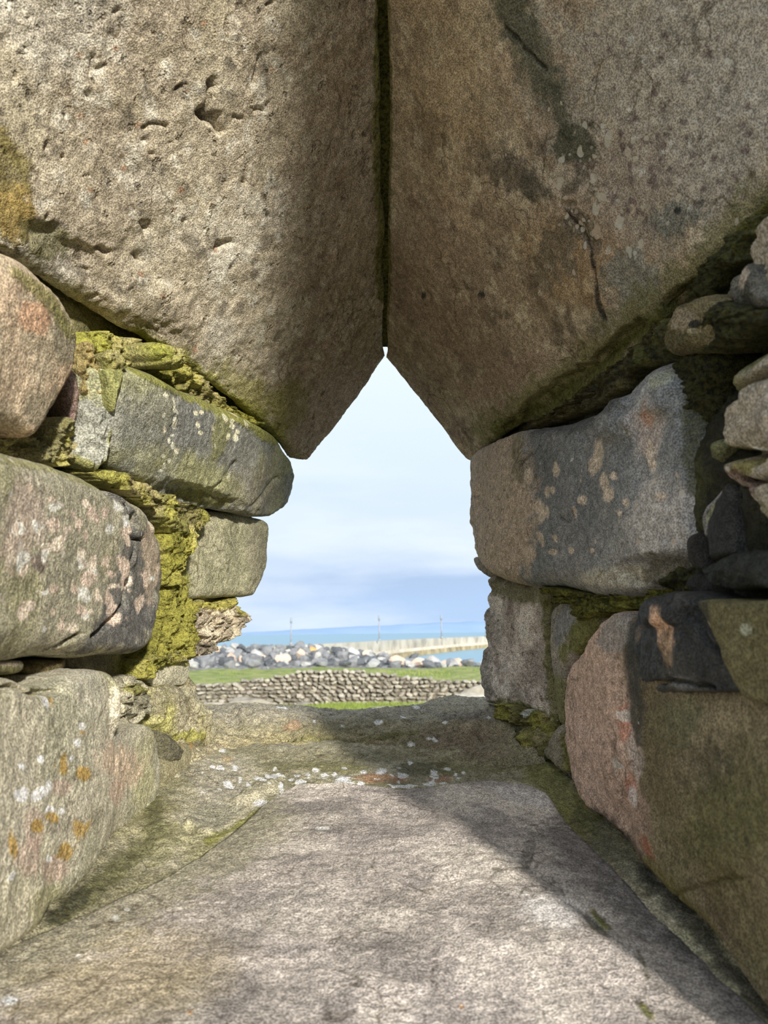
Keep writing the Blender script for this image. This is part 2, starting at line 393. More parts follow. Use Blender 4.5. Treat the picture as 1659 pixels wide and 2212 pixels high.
def slab(name, net, parent, base, label=None, nu=200, nv=200, rnd=.03, T=.2, amp=.008, rough=.002, cracks=(), back=None, kind=None, edges=(1, 1, 1, 1), **pk):
    """a large block whose visible face is a smooth net of points in space (px, py, depth); it has thickness behind"""
    SEED[0] += 13; seed = SEED[0]
    Nn = np.array(net, float); Nn[..., 2] = 1 / Nn[..., 2]
    def interp(A, n):                            # Catmull-Rom along axis 0
        k = A.shape[0]; t = np.linspace(0, k - 1, n); i = np.clip(np.floor(t).astype(int), 0, k - 2); f = (t - i).reshape(-1, *([1] * (A.ndim - 1)))
        a = A[np.maximum(i - 1, 0)]; b = A[i]; c = A[i + 1]; d = A[np.minimum(i + 2, k - 1)]
        m1 = (c - a) * .42; m2 = (d - b) * .42
        return (2 * f**3 - 3 * f**2 + 1) * b + (f**3 - 2 * f**2 + f) * m1 + (-2 * f**3 + 3 * f**2) * c + (f**3 - f**2) * m2
    G = interp(Nn, nv); G = np.swapaxes(interp(np.swapaxes(G, 0, 1), nu), 0, 1)     # nv x nu x 3
    X = G[..., 0].ravel(); Y = G[..., 1].ravel(); P = unproj(X, Y, 1 / G[..., 2].ravel())
    ii = np.arange(nv * nu).reshape(nv, nu)
    q = np.stack([ii[:-1, :-1], ii[1:, :-1], ii[1:, 1:], ii[:-1, 1:]], -1).reshape(-1, 4)
    N = vnormals(P, q)
    if np.mean(np.sum(N * (CAM - P), 1)) < 0: N = -N; q = q[:, ::-1]
    Pg = P.reshape(nv, nu, 3)
    su = np.zeros((nv, nu)); su[:, 1:] = np.cumsum(np.linalg.norm(np.diff(Pg, axis=1), axis=2), 1)
    sv = np.zeros((nv, nu)); sv[1:] = np.cumsum(np.linalg.norm(np.diff(Pg, axis=0), axis=2), 0)
    big = 9.0
    e = np.minimum.reduce([d_ / w_ if w_ else d_ + big for d_, w_ in zip((sv, sv[-1:] - sv, su, su[:, -1:] - su), edges)]).ravel()   # weight <1: a sharper arris
    rw = np.minimum.reduce([np.where(np.abs((d_ / w_ if w_ else d_ + big).ravel() - e) < 1e-9, w_ or 1, 9) for d_, w_ in zip((sv, sv[-1:] - sv, su, su[:, -1:] - su), edges)])
    h = -rnd * rw * (1 - np.sqrt(np.clip(1 - np.clip(1 - e / rnd, 0, 1) ** 2, 0, 1)))
    h = h + relief(P, seed, amp, rough) + carve(X, Y, cracks, P, seed)
    V0 = P + h[:, None] * N
    loop = np.concatenate([ii[0, :-1], ii[:-1, -1], ii[-1, :0:-1], ii[:0:-1, 0]])
    bk = -np.mean(N, 0) if back is None else np.array(back, float); bk = bk / np.linalg.norm(bk)
    rim = V0[loop]; n = len(loop); rings = [V0]; qs = [q]; prev = loop; off = len(V0)
    for f in (.2, .6, 1.0):
        rings.append(rim + bk * T * f); cur = off + np.arange(n); off += n
        a = np.arange(n); b = (a + 1) % n
        qs.append(np.stack([prev[a], prev[b], cur[b], cur[a]], 1)); prev = cur
    V = np.vstack(rings + [rings[-1].mean(0)[None]])
    a = np.arange(n); b = (a + 1) % n
    tb = np.stack([prev[a], prev[b], np.full(n, len(V) - 1)], 1)
    XX = np.r_[X, np.tile(X[loop], 3), X.mean()]; YY = np.r_[Y, np.tile(Y[loop], 3), Y.mean()]
    tint, surf = paint(V, XX, YY, base, seed=seed, **pk)
    o = mesh_obj(name, V, np.vstack(qs), tb, stone_mat(surf, True), parent, tint, surf)
    return tag(o, label, None, None, kind)

def pieces(name, V, Fc, mat, parent=None, smooth=False):
    me = bpy.data.meshes.new(name); me.from_pydata([tuple(v) for v in V], [], [tuple(f) for f in Fc]); me.materials.append(mat)
    for p in me.polygons: p.use_smooth = smooth
    o = bpy.data.objects.new(name, me); COL.objects.link(o)
    if parent: o.parent = parent
    return o
def box_vf(x0, x1, y0, y1, z0, z1):
    V = [(x0, y0, z0), (x1, y0, z0), (x1, y1, z0), (x0, y1, z0), (x0, y0, z1), (x1, y0, z1), (x1, y1, z1), (x0, y1, z1)]
    return V, [(0, 3, 2, 1), (4, 5, 6, 7), (0, 1, 5, 4), (1, 2, 6, 5), (2, 3, 7, 6), (3, 0, 4, 7)]

# ------------------------------------------------------------------ the two leaning lintel slabs
MO = {'moss': .9}
rng = random.Random(4)
lm = [('blob', 760, 300, 120, 620, 3, S(150, 126, 102), .55, {'soft': .5}),
      ('blob', 690, 880, 130, 150, 30, S(140, 114, 100), .6, {'soft': .5}),
      ('line', [(300, 735), (380, 785), (450, 835), (520, 885), (590, 940)], 26, S(132, 132, 40), .85, MO),
      ('blob', 540, 845, 75, 38, 35, S(140, 136, 46), .55, {'moss': .5, 'soft': .5}),
      ('blob', 620, 880, 40, 60, 30, S(110, 108, 40), .6, {'moss': .5, 'soft': .5}),
      ('line', [(822, -300), (820, 300), (826, 640)], 12, S(70, 72, 24), .8, MO),
      ('blob', 15, 400, 50, 120, -10, S(110, 96, 40), .75, {'moss': .5}), ('blob', 40, 460, 40, 60, 0, S(150, 120, 50), .6),
      ('blob', 100, 520, 60, 40, 30, S(92, 88, 50), .7, {'moss': .4})]
for x, y in [(375, 452), (265, 335), (270, 365), (192, 308), (178, 250), (390, 410), (200, 412), (440, 50), (590, 150), (298, 270), (405, 195), (250, 105), (175, 120), (300, 590), (345, 635), (420, 755), (470, 540)]:
    lm.append(('blob', x, y, rng.uniform(3, 7), rng.uniform(3, 9), rng.uniform(0, 90), S(150, 112, 80), .85, {'rag': .3}))
lcr = [('crack', [(458, 172), (449, 215), (441, 250), (466, 262), (474, 285)], 6, .012), ('crack', [(430, 245), (462, 250)], 8, .012), ('crack', [(452, 176), (462, 182)], 6, .012),
       ('crack', [(480, 530), (500, 520)], 8, .009), ('crack', [(210, 540), (230, 548)], 6, .01), ('crack', [(296, 555), (300, 565)], 7, .01), ('crack', [(312, 480), (325, 490)], 7, .01),
       ('crack', [(320, 272), (355, 275)], 5, .009), ('crack', [(200, 120), (205, 150), (230, 140)], 4, .006), ('crack', [(545, 180), (560, 120)], 4, .006),
       ('bump', 300, 640, 160, 60, 25, .008), ('bump', 170, 560, 150, 40, 35, -.008)]
for k in range(34):
    x, y = rng.uniform(0, 600), rng.uniform(0, 700); a = rng.uniform(-1.6, 1.6)
    lcr.append(('crack', [(x, y), (x + rng.uniform(3, 16) * math.cos(a), y + rng.uniform(3, 16) * math.sin(a))], rng.uniform(2.5, 5), rng.uniform(.002, .007)))
lintel = slab('lintel_slab', [
    [(834, 768, 1.35), (772, 855, 1.35), (714, 940, 1.34), (668, 994, 1.33), (622, 988, 1.30)],
    [(834, 560, 1.17), (745, 690, 1.17), (650, 815, 1.16), (575, 910, 1.16), (548, 900, 1.19)],
    [(829, 300, 1.01), (660, 480, .98), (510, 655, .955), (415, 785, .955), (388, 785, .985)],
    [(821, 0, .89), (570, 230, .85), (360, 440, .82), (215, 645, .815), (188, 652, .85)],
    [(816, -250, .81), (490, 0, .76), (190, 265, .72), (20, 525, .69), (-15, 525, .725)],
    [(812, -600, .71), (310, -300, .66), (-90, 60, .61), (-240, 340, .57), (-285, 340, .60)],
    [(790, -1200, .61), (150, -800, .56), (-340, -250, .51), (-590, 70, .475), (-640, 70, .5)]],
    None, S(168, 156, 130), nu=300, nv=360, rnd=.016, T=.28, amp=.008, rough=.0024, back=(-.35, .1, .9), cracks=lcr, edges=(.35, 1, .4, .8),
    alts=[(S(132, 118, 98), 7, .1, .3, .6), (S(176, 172, 160), 12, .25, .25, .5), (S(120, 112, 80), 18, .35, .2, .35), (S(88, 80, 66), 55, .33, .1, .6), (S(196, 190, 172), 60, .3, .12, .5)], marks=lm, pit=.85, lichen=.05)
tag(lintel, 'huge pitted grey-brown stone slab leaning in, sunlit at its near end, above the mossy jamb', 'stone slab', 'pair of leaning lintel slabs')

rm = [('blob', 1500, 180, 330, 330, 0, S(156, 146, 132), .9, {'soft': .35, 'lichen': .4}),
      ('blob', 1330, 420, 120, 160, 30, S(150, 132, 116), .7, {'soft': .4, 'lichen': .9}),
      ('blob', 1240, 560, 110, 90, 30, S(150, 116, 66), .55, {'soft': .5}), ('blob', 960, 150, 120, 260, 0, S(150, 128, 92), .5, {'soft': .5}),
      ('line', [(1075, -40), (1110, 50), (1150, 130), (1185, 190)], 38, S(84, 84, 66), .9), ('line', [(1185, 190), (1205, 250), (1215, 290)], 14, S(80, 80, 64), .85),
      ('blob', 1240, 315, 42, 44, 50, S(76, 76, 58), .92), ('line', [(1245, 350), (1255, 380), (1228, 410)], 10, S(80, 76, 62), .7),
      ('blob', 1110, 375, 60, 26, 35, S(92, 82, 70), .75, {'rag': .9, 'fine': .9}), ('blob', 1060, 350, 60, 40, 0, S(100, 88, 72), .5, {'rag': 1.0, 'fine': .9}), ('blob', 1150, 405, 34, 20, 30, S(84, 78, 66), .75, {'rag': .8}),
      ('blob', 1200, 550, 46, 70, 30, S(92, 86, 74), .6, {'rag': .9, 'fine': .7}), ('blob', 1260, 500, 26, 50, -30, S(92, 84, 72), .6, {'rag': .9}),
      ('blob', 1460, 470, 60, 40, -20, S(112, 112, 104), .8), ('blob', 1370, 610, 60, 60, -40, S(122, 122, 112), .75), ('blob', 1320, 700, 50, 30, -30, S(128, 122, 104), .7), ('blob', 1465, 455, 9, 9, 0, BLACK, .9),
      ('blob', 1080, 820, 90, 30, -30, S(150, 118, 100), .5), ('blob', 900, 650, 130, 220, 0, S(136, 110, 90), .5, {'soft': .6}), ('blob', 1010, 830, 120, 160, -20, S(128, 104, 88), .45, {'soft': .6}),
      ('blob', 915, 637, 7, 8, 0, DARK, .9), ('blob', 1042, 634, 8, 6, 0, DARK, .9),
      ('blob', 1180, 840, 130, 26, -38, S(120, 114, 74), .75, {'moss': .3, 'soft': .4}), ('blob', 1330, 740, 80, 24, -42, S(116, 112, 76), .7, {'moss': .3, 'soft': .4}),
      ('line', [(1070, 925), (1180, 868), (1270, 802), (1345, 730), (1440, 652), (1520, 572), (1610, 478), (1720, 372)], 46, S(112, 106, 66), .75, {'moss': .3, 'rag': 1.0}),
      ('line', [(1080, 935), (1190, 878), (1280, 815), (1355, 745), (1450, 668), (1530, 588), (1620, 494), (1730, 390)], 20, S(70, 72, 26), .85, {'moss': .55, 'rag': 1.0}),
      ('line', [(1222, 455), (1250, 490), (1282, 545), (1296, 600), (1300, 650), (1312, 690)], 3, BLACK, .85, {'rag': .3, 'fine': .2}), ('line', [(1090, 60), (1140, 115), (1175, 150)], 4, BLACK, .7, {'rag': .3}),
      ('line', [(836, -300), (842, 300), (836, 700)], 5, S(60, 60, 24), .7, MO)]
for k in range(190):
    x, y = rng.gauss(1420, 120), rng.gauss(330, 160)
    if x > 1240 and y < 560 - (x - 1300) * .5: rm.append(('blob', x, y, rng.uniform(4, 9), rng.uniform(4, 9), 0, S(98, 80, 78) if rng.random() < .75 else S(186, 180, 168), .7, {'rag': .7}))
rcr = [('crack', [(1090, 60), (1140, 115), (1175, 150)], 3, .006), ('crack', [(1222, 455), (1250, 490), (1282, 545), (1296, 600), (1300, 650), (1312, 690)], 3, .004), ('crack', [(1215, 440), (1235, 440)], 4, .006),
       ('bump', 1200, 850, 150, 26, -36, -.014), ('bump', 1340, 745, 90, 28, -42, -.014), ('bump', 1470, 650, 60, 30, -42, -.012), ('bump', 1250, 640, 90, 120, 20, .006)]
lintel2 = slab('lintel_slab', [
    [(834, 772, 1.35), (884, 835, 1.35), (945, 912, 1.34), (1004, 990, 1.32), (1030, 996, 1.29)],
    [(834, 560, 1.17), (925, 690, 1.17), (1025, 820, 1.16), (1085, 910, 1.14), (1112, 935, 1.15)],
    [(839, 300, 1.01), (1000, 480, .98), (1140, 650, .955), (1250, 812, .938), (1284, 856, .962)],
    [(836, 0, .89), (1080, 230, .85), (1270, 460, .81), (1398, 688, .785), (1436, 728, .815)],
    [(836, -250, .81), (1150, 0, .76), (1400, 250, .71), (1560, 520, .672), (1602, 556, .70)],
    [(842, -600, .71), (1330, -300, .66), (1640, 0, .60), (1800, 290, .56), (1850, 320, .585)],
    [(842, -1200, .61), (1500, -800, .56), (1950, -300, .50), (2200, 30, .465), (2250, 60, .49)]],
    None, S(164, 142, 114), nu=300, nv=360, rnd=.014, T=.28, amp=.006, rough=.0014, back=(.35, .1, .9), cracks=rcr, edges=(.35, 1, .3, .8),
    alts=[(S(134, 114, 92), 8, .05, .35, .6), (S(180, 164, 136), 14, .2, .25, .5), (S(126, 106, 80), 25, .3, .2, .4), (S(96, 82, 68), 40, .28, .12, .65), (S(200, 184, 154), 60, .3, .12, .5)], marks=rm, pit=.3, lichen=.05)
tag(lintel2, 'huge smooth brown stone slab in shade with lichen discs, a dark stain and a crack', 'stone slab', 'pair of leaning lintel slabs')
slab('moss', [[(818, 752, 1.352), (850, 752, 1.352)], [(808, 560, 1.19), (862, 560, 1.19)], [(795, 300, 1.035), (868, 300, 1.035)], [(785, 0, .915), (870, 0, .915)], [(770, -600, .735), (880, -600, .735)], [(760, -1200, .63), (890, -1200, .63)]],
     lintel, S(60, 60, 22), 'dark green moss filling the joint between the slabs', nu=14, nv=240, rnd=.004, T=.05, amp=.004, rough=.004, moss=.7, kind='stuff', back=(0, .3, .9))

# ------------------------------------------------------------------ wall_left
WL = tag(empty('wall_left', (-.3, .8, CAMZ - .2)), 'sunlit jamb wall of rough stones and mossy mortar, under the pitted slab', kind='structure')
def keep(o, parent):
    return o
_pl = [-300, 0, 200, 355, 450, 575, 630]; _dl = [.37, .53, .70, .87, 1.02, 1.235, 1.30]
def dl(px, k=0): return float(np.interp(px, _pl, _dl)) + k
_pr = [1015, 1045, 1190, 1290, 1420, 1500, 1659, 1950]; _dr = [1.28, 1.22, .98, .82, .655, .575, .46, .335]
def dr(px, k=0): return float(np.interp(px, _pr, _dr)) + k
def LS(poly, d0, d1, base, label=None, name='stone', **kw):
    xs = [p[0] for p in poly]
    return stone(name, poly, [(min(xs), d0), (max(xs), d1)], WLp, base, label, **kw)
WLp = WL
# mortar and rubble core behind the stones
rows = [(300, -300, 40), (400, -300, 120), (500, -300, 220), (600, -300, 320), (700, -300, 430), (790, -300, 530), (850, -300, 585), (910, -300, 604), (960, -300, 606), (1070, -300, 592), (1108, -300, 555), (1150, -300, 545), (1270, -300, 530), (1290, -300, 470), (1330, -300, 500), (1385, -300, 440), (1425, -300, 392), (1500, -300, 395), (1580, -300, 425), (1650, -300, 415), (1760, -300, 310), (1900, -300, 150), (2030, -300, 20), (2200, -300, -120), (2500, -300, -220)]
net = []
for y, a, b in rows:
    off = float(np.interp(y, [480, 760, 1000, 1100, 1420, 1480], [.22, .15, .10, .115, .10, .06])); cols = np.linspace(0, 1, 7)
    net.append([(a + (b - a) * c, y, dl(a + (b - a) * c, off)) for c in cols])
slab('mortar', net, WL, S(120, 112, 84), 'crumbling mossy mortar between the jamb stones', nu=120, nv=330, rnd=.01, T=.25, amp=.012, rough=.005, back=(-1, .15, 0),
     alts=[(S(136, 134, 52), 10, .1, .3, .6), (S(60, 56, 40), 16, .1, .25, .6)], pit=.8, moss=.2, kind='stuff')

W1 = S(232, 230, 222); OCH = S(176, 140, 40); PEA = S(204, 164, 136); PK = S(190, 158, 142)
LS([(-300, 540), (-60, 536), (0, 546), (55, 572), (102, 615), (140, 660), (166, 710), (168, 760), (156, 808), (136, 850), (110, 905), (85, 940), (50, 922), (15, 914), (-60, 908), (-300, 905)], .41, .665, S(186, 166, 134),
   'peach-tinged tan stone tucked under the slab at the edge of the view', center=(-20, 735), rnd=.014, amp=.007, lichen=.12, pit=.2, T=.2,
   alts=[(S(196, 152, 112), 9, .05, .3, .6), (S(150, 140, 112), 14, .2, .25, .6)],
   marks=[('blob', 130, 730, 34, 60, -20, S(112, 108, 86), .7), ('blob', 60, 690, 40, 30, 20, S(190, 140, 100), .7), ('line', [(20, 590), (90, 640), (150, 720)], 14, S(110, 108, 44), .6, MO), ('blob', 90, 880, 40, 50, 30, S(110, 106, 84), .6)])
LS([(132, 838), (148, 806), (163, 812), (170, 862), (163, 905), (152, 932), (134, 905)], .70, .71, S(120, 98, 88), 'narrow reddish brown shard wedged in the crevice', rnd=.006, tight=.2, lumpy=.0015, T=.06, alts=[(S(90, 84, 70), 30, .1, .2, .5)])
LS([(168, 872), (200, 862), (232, 868), (238, 920), (230, 985), (208, 1018), (180, 1006), (155, 986), (162, 950), (176, 915)], .70, .735, S(146, 146, 132), 'small upright grey stone wedged beside the long block', rnd=.006, tight=.2, lumpy=.0015, T=.08, amp=.012,
   alts=[(S(112, 112, 100), 25, .1, .2, .5)], marks=[('line', [(232, 868), (238, 930), (230, 990), (205, 1018), (160, 990)], 8, S(130, 130, 44), .7, MO)], cracks=[('strata', 80, 26, .004)])
LS([(222, 800), (262, 800), (258, 830), (244, 865), (244, 890), (230, 870), (226, 835)], .715, .73, S(128, 128, 70), 'thin mossy chip standing against the long block', rnd=.006, T=.05, moss=.3)
LS([(240, 830), (252, 806), (280, 797), (335, 812), (400, 846), (460, 874), (520, 900), (570, 926), (604, 950), (626, 982), (640, 1012), (641, 1062), (627, 1094), (598, 1116), (560, 1119), (510, 1106), (450, 1097), (400, 1086), (350, 1066), (300, 1042), (260, 1022), (238, 992), (234, 920)], .735, 1.285, S(128, 128, 118),
   'long dark grey block with pale lichen flecks, rounded end against the sky', rnd=.03, bulge=.008, amp=.008, res=2.2, center=(420, 965), lichen=.16, pit=.3, T=.24, tilt=-.0003,
   alts=[(S(106, 108, 104), 8, .05, .25, .55), (S(160, 158, 90), 9, .2, .25, .55)],
   marks=[('blob', 330, 900, 90, 70, 20, S(118, 118, 114), .6, {'soft': .5}), ('blob', 430, 1030, 110, 36, 25, S(164, 162, 92), .6, {'soft': .5}), ('blob', 560, 1060, 60, 70, 30, S(118, 108, 88), .5, {'soft': .5}),
          ('line', [(300, 805), (400, 850), (520, 905), (590, 950)], 12, S(130, 132, 40), .8, MO), ('blob', 470, 930, 18, 60, 10, S(130, 130, 50), .5, {'moss': .5}), ('blob', 450, 1080, 60, 14, 12, S(110, 108, 40), .6, MO)]
   + [('blob', 345 + rng.gauss(0, 12) + (t % 3) * 6, 850 + t * 11, rng.uniform(3, 6), rng.uniform(3, 9), 0, S(226, 212, 180), 1, {'rag': .25, 'soft': .12}) for t in range(16)]
   + [('blob', rng.uniform(410, 540), rng.uniform(880, 950), rng.uniform(3, 6), rng.uniform(4, 10), 0, S(220, 208, 170), 1, {'rag': .25, 'soft': .12}) for t in range(14)],
   cracks=[('bump', 440, 1075, 120, 24, 18, -.012), ('crack', [(500, 1000), (480, 1040), (455, 1060)], 5, .004), ('crack', [(540, 1090), (600, 1030)], 6, .005)])
LS([(398, 1190), (412, 1140), (440, 1110), (500, 1106), (560, 1118), (586, 1131), (584, 1180), (578, 1232), (554, 1285), (500, 1287), (440, 1292), (398, 1292), (386, 1240)], 1.0, 1.245, S(150, 146, 112),
   'squared olive grey stone beneath the rounded end of the long block', rnd=.016, bulge=.004, amp=.006, T=.24, lichen=.06, pit=.35, tight=.35,
   alts=[(S(120, 118, 88), 12, .05, .25, .6), (S(170, 164, 132), 22, .25, .2, .5)],
   marks=[('line', [(392, 1290), (390, 1220), (412, 1150), (440, 1115)], 13, S(150, 150, 40), .85, MO), ('blob', 555, 1200, 26, 70, 0, S(128, 118, 98), .5)])
LS([(404, 1345), (412, 1318), (440, 1300), (478, 1306), (516, 1290), (523, 1318), (540, 1332), (534, 1352), (522, 1362), (512, 1374), (497, 1384), (470, 1392), (462, 1408), (440, 1416), (410, 1426), (408, 1392)], 1.015, 1.205, S(176, 160, 130),
   'jagged layered stone jutting out against the shore rocks', rnd=.012, bulge=.003, amp=.012, rough=.004, T=.2, tight=.2, res=2.2, center=(450, 1355), cracks=[('strata', -16, 22, .012), ('strata', -40, 47, .010)], outline=3.5,
   alts=[(S(96, 88, 74), 22, .05, .2, .6), (S(200, 188, 160), 30, .2, .2, .5)], marks=[('line', [(430, 1306), (480, 1308), (516, 1294), (524, 1318)], 10, S(160, 152, 40), .85, MO), ('blob', 440, 1400, 40, 12, -10, S(90, 82, 68), .7)])
LS([(312, 1462), (322, 1442), (345, 1432), (380, 1428), (408, 1424), (411, 1447), (398, 1480), (360, 1484), (334, 1484)], .90, 1.0, S(170, 164, 136), 'small flat pale block below the moss pad', rnd=.008, T=.15, amp=.004, tight=.3, pit=.3, marks=[('line', [(318, 1450), (350, 1434), (408, 1428)], 6, MOSS, .7, MO)])
LS([(-300, 985), (-60, 976), (0, 975), (60, 990), (130, 1010), (190, 1030), (240, 1058), (275, 1074), (312, 1100), (336, 1132), (351, 1172), (358, 1230), (356, 1290), (348, 1332), (334, 1376), (308, 1406), (250, 1408), (200, 1412), (140, 1404), (60, 1417), (-60, 1420), (-300, 1425)], .37, .875, S(156, 150, 126),
   'big rounded stone with pink and white lichen and a curved dark split seam', center=(60, 1210), rnd=.028, bulge=.004, amp=.005, res=2.4, T=.25, lichen=.42, pit=.1,
   alts=[(S(150, 144, 116), 7, .05, .3, .6), (S(196, 186, 164), 13, .25, .2, .5), (S(140, 136, 84), 10, .3, .2, .5)],
   marks=[('blob', 292, 1270, 62, 150, 14, S(92, 90, 86), .9, {'soft': .3, 'lichen': .25}), ('blob', 250, 1355, 90, 40, -25, S(96, 94, 90), .9, {'soft': .3, 'lichen': .15}), ('line', [(248, 1060), (275, 1100), (285, 1160)], 18, S(88, 88, 86), .85),
          ('blob', 330, 1200, 18, 90, 0, S(196, 172, 142), .6), ('blob', 30, 1130, 50, 90, 10, S(190, 164, 150), .55, {'soft': .4, 'lichen': .8}), ('blob', 75, 1215, 16, 24, 0, S(112, 96, 88), .8),
          ('line', [(0, 985), (130, 1012), (240, 1060)], 10, S(140, 138, 80), .5, MO)]
   + [('blob', rng.uniform(20, 330), rng.uniform(1080, 1360), rng.uniform(5, 14), rng.uniform(6, 18), rng.uniform(-30, 30), rng.choice([S(218, 198, 174), S(226, 218, 202), S(206, 182, 160)]), .95, {'rag': 1.1, 'fine': .8}) for k in range(60)],
   cracks=[('crack', [(250, 1058), (268, 1085), (282, 1112), (286, 1150), (296, 1165), (284, 1200), (277, 1250), (268, 1300), (240, 1340), (203, 1372)], 4.5, .016), ('bump', 320, 1240, 42, 140, 8, -.006), ('crack', [(140, 1400), (150, 1385), (175, 1365)], 4, .008), ('crack', [(282, 1164), (310, 1165)], 5, .008)])
# rubble ledge under the big rounded stone
LS([(-200, 1440), (-60, 1425), (0, 1428), (36, 1428), (42, 1445), (20, 1456), (-60, 1460), (-200, 1460)], .43, .58, S(150, 138, 112), 'small tan rubble stone in the bed joint', rnd=.01, T=.08, amp=.008, marks=[('blob', 0, 1450, 60, 10, 0, S(90, 92, 30), .6, MO)])
LS([(50, 1445), (80, 1430), (120, 1428), (142, 1425), (140, 1442), (110, 1462), (70, 1466)], .62, .67, S(98, 84, 56), None, rnd=.012, T=.06, amp=.01, moss=.3)
LS([(110, 1470), (150, 1448), (172, 1460), (165, 1482), (130, 1490)], .63, .67, S(170, 164, 144), None, rnd=.01, T=.06, amp=.008)
LS([(-300, 1470), (-60, 1468), (0, 1478), (50, 1470), (78, 1484), (130, 1486), (165, 1465), (205, 1450), (250, 1456), (256, 1476), (246, 1500), (245, 1560), (258, 1590), (300, 1566), (328, 1572), (342, 1602), (346, 1650), (341, 1700), (330, 1740), (300, 1775), (250, 1806), (216, 1836), (200, 1862), (168, 1912), (112, 1960), (82, 2008), (0, 2062), (-100, 2130), (-300, 2240)], .355, .86, S(178, 170, 144),
   'great pale slab stone spotted with white and mustard lichen beside the sill', center=(60, 1720), res=2.6, rnd=.014, bulge=.006, amp=.007, T=.25, lichen=.12, pit=.15,
   alts=[(S(150, 148, 120), 8, .05, .3, .6), (S(196, 188, 168), 14, .2, .25, .5), (S(160, 156, 96), 11, .3, .2, .5)],
   marks=[('blob', 255, 1650, 50, 44, 10, S(200, 172, 142), .7), ('blob', 245, 1710, 22, 24, 0, S(198, 164, 140), .6), ('blob', 105, 1880, 30, 26, -20, PK, .6), ('blob', 110, 1700, 22, 18, 0, PK, .5), ('blob', 35, 1850, 30, 40, 0, PK, .5), ('blob', 50, 1790, 26, 40, 0, PK, .45),
          ('line', [(90, 1790), (150, 1780), (200, 1760)], 12, S(120, 112, 92), .5), ('blob', 110, 1960, 60, 50, -30, S(150, 146, 96), .5, {'moss': .3}),
          ('blob', 152, 1605, 10, 14, 0, W1, .95, {'rag': .9, 'fine': .5, 'soft': .1}), ('blob', 137, 1638, 8, 8, 0, W1, .9, {'rag': .9, 'fine': .5, 'soft': .1}), ('blob', 100, 1515, 7, 12, 0, W1, .85, {'rag': .9, 'fine': .5, 'soft': .1}), ('blob', 28, 1655, 8, 9, 0, W1, .9, {'rag': .9, 'fine': .5, 'soft': .1}), ('blob', 70, 1640, 5, 6, 0, W1, .9, {'rag': .9, 'fine': .5, 'soft': .1}), ('blob', 14, 1718, 16, 16, 20, W1, .9, {'rag': .9, 'fine': .5, 'soft': .1}), ('blob', 65, 1715, 18, 14, -40, W1, .9, {'rag': .9, 'fine': .5, 'soft': .1}), ('blob', 82, 1700, 9, 16, 0, W1, .85, {'rag': .9, 'fine': .5, 'soft': .1}), ('blob', 90, 1750, 10, 8, 0, W1, .85, {'rag': .9, 'fine': .5, 'soft': .1}), ('blob', 115, 1752, 7, 7, 0, W1, .85, {'rag': .9, 'fine': .5, 'soft': .1}), ('blob', 90, 1855, 6, 6, 0, W1, .85, {'rag': .9, 'fine': .5, 'soft': .1}), ('blob', 8, 1890, 7, 14, 30, W1, .8, {'rag': .9, 'fine': .5, 'soft': .1}), ('blob', 160, 1570, 6, 8, 0, W1, .8, {'rag': .9, 'fine': .5, 'soft': .1}),
          ('blob', 118, 1650, 12, 22, 0, OCH, .9, {'rag': 1.0, 'fine': .8}), ('blob', 162, 1675, 14, 13, 0, OCH, .9, {'rag': 1.0, 'fine': .8}), ('blob', 92, 1765, 12, 10, 0, OCH, .9, {'rag': 1.0, 'fine': .8}), ('blob', 57, 1785, 13, 10, 0, OCH, .9, {'rag': 1.0, 'fine': .8}), ('blob', 155, 1790, 15, 17, 0, OCH, .85, {'rag': 1.0, 'fine': .8}), ('blob', 126, 1838, 13, 18, 15, OCH, .9, {'rag': 1.0, 'fine': .8}), ('blob', 6, 1825, 14, 32, 0, OCH, .9, {'rag': 1.0, 'fine': .8}), ('blob', 112, 1515, 5, 10, 0, OCH, .85, {'rag': 1.0, 'fine': .8}), ('blob', 160, 1583, 6, 6, 0, OCH, .8, {'rag': 1.0, 'fine': .8}), ('blob', 92, 1498, 6, 5, 0, OCH, .7, {'rag': 1.0, 'fine': .8})],
   cracks=[('bump', 240, 1530, 14, 70, 0, .008), ('crack', [(0, 1490), (50, 1485), (80, 1500), (140, 1490)], 6, .01)])
LS([(252, 1500), (268, 1470), (300, 1464), (334, 1488), (341, 1536), (322, 1560), (282, 1566), (254, 1586), (247, 1540)], .80, .88, S(156, 150, 124), 'rough broken rubble wedged beside the pale slab stone', rnd=.012, T=.1, amp=.016, rough=.005, outline=4, cracks=[('strata', -30, 30, .012)], alts=[(S(104, 100, 76), 25, .1, .2, .6)], marks=[('blob', 300, 1490, 30, 12, 0, S(130, 128, 40), .6, MO)])
LS([(338, 1495), (360, 1485), (400, 1478), (411, 1458), (424, 1490), (440, 1530), (455, 1568), (458, 1600), (440, 1622), (405, 1616), (372, 1602), (348, 1565)], .90, 1.075, S(150, 142, 112), 'knobbly jamb stone coated in yellow-green lichen and moss', rnd=.02, T=.2, amp=.012, rough=.005, outline=4, pit=.7,
   alts=[(S(158, 154, 54), 16, .12, .2, .7), (S(90, 82, 52), 22, .15, .2, .6)], lumpy=.003, marks=[('blob', 440, 1590, 22, 50, -15, S(164, 154, 110), .7), ('line', [(405, 1490), (440, 1550), (452, 1600)], 10, S(160, 154, 124), .6), ('blob', 395, 1590, 26, 14, 0, S(150, 148, 40), .7, MO)])
LS([(344, 1580), (372, 1600), (388, 1622), (378, 1642), (348, 1650)], .885, .93, S(84, 80, 66), 'dark little stone in the shadowed corner of the jamb', rnd=.006, tight=.2, lumpy=.0015, T=.08, amp=.012, moss=.2)
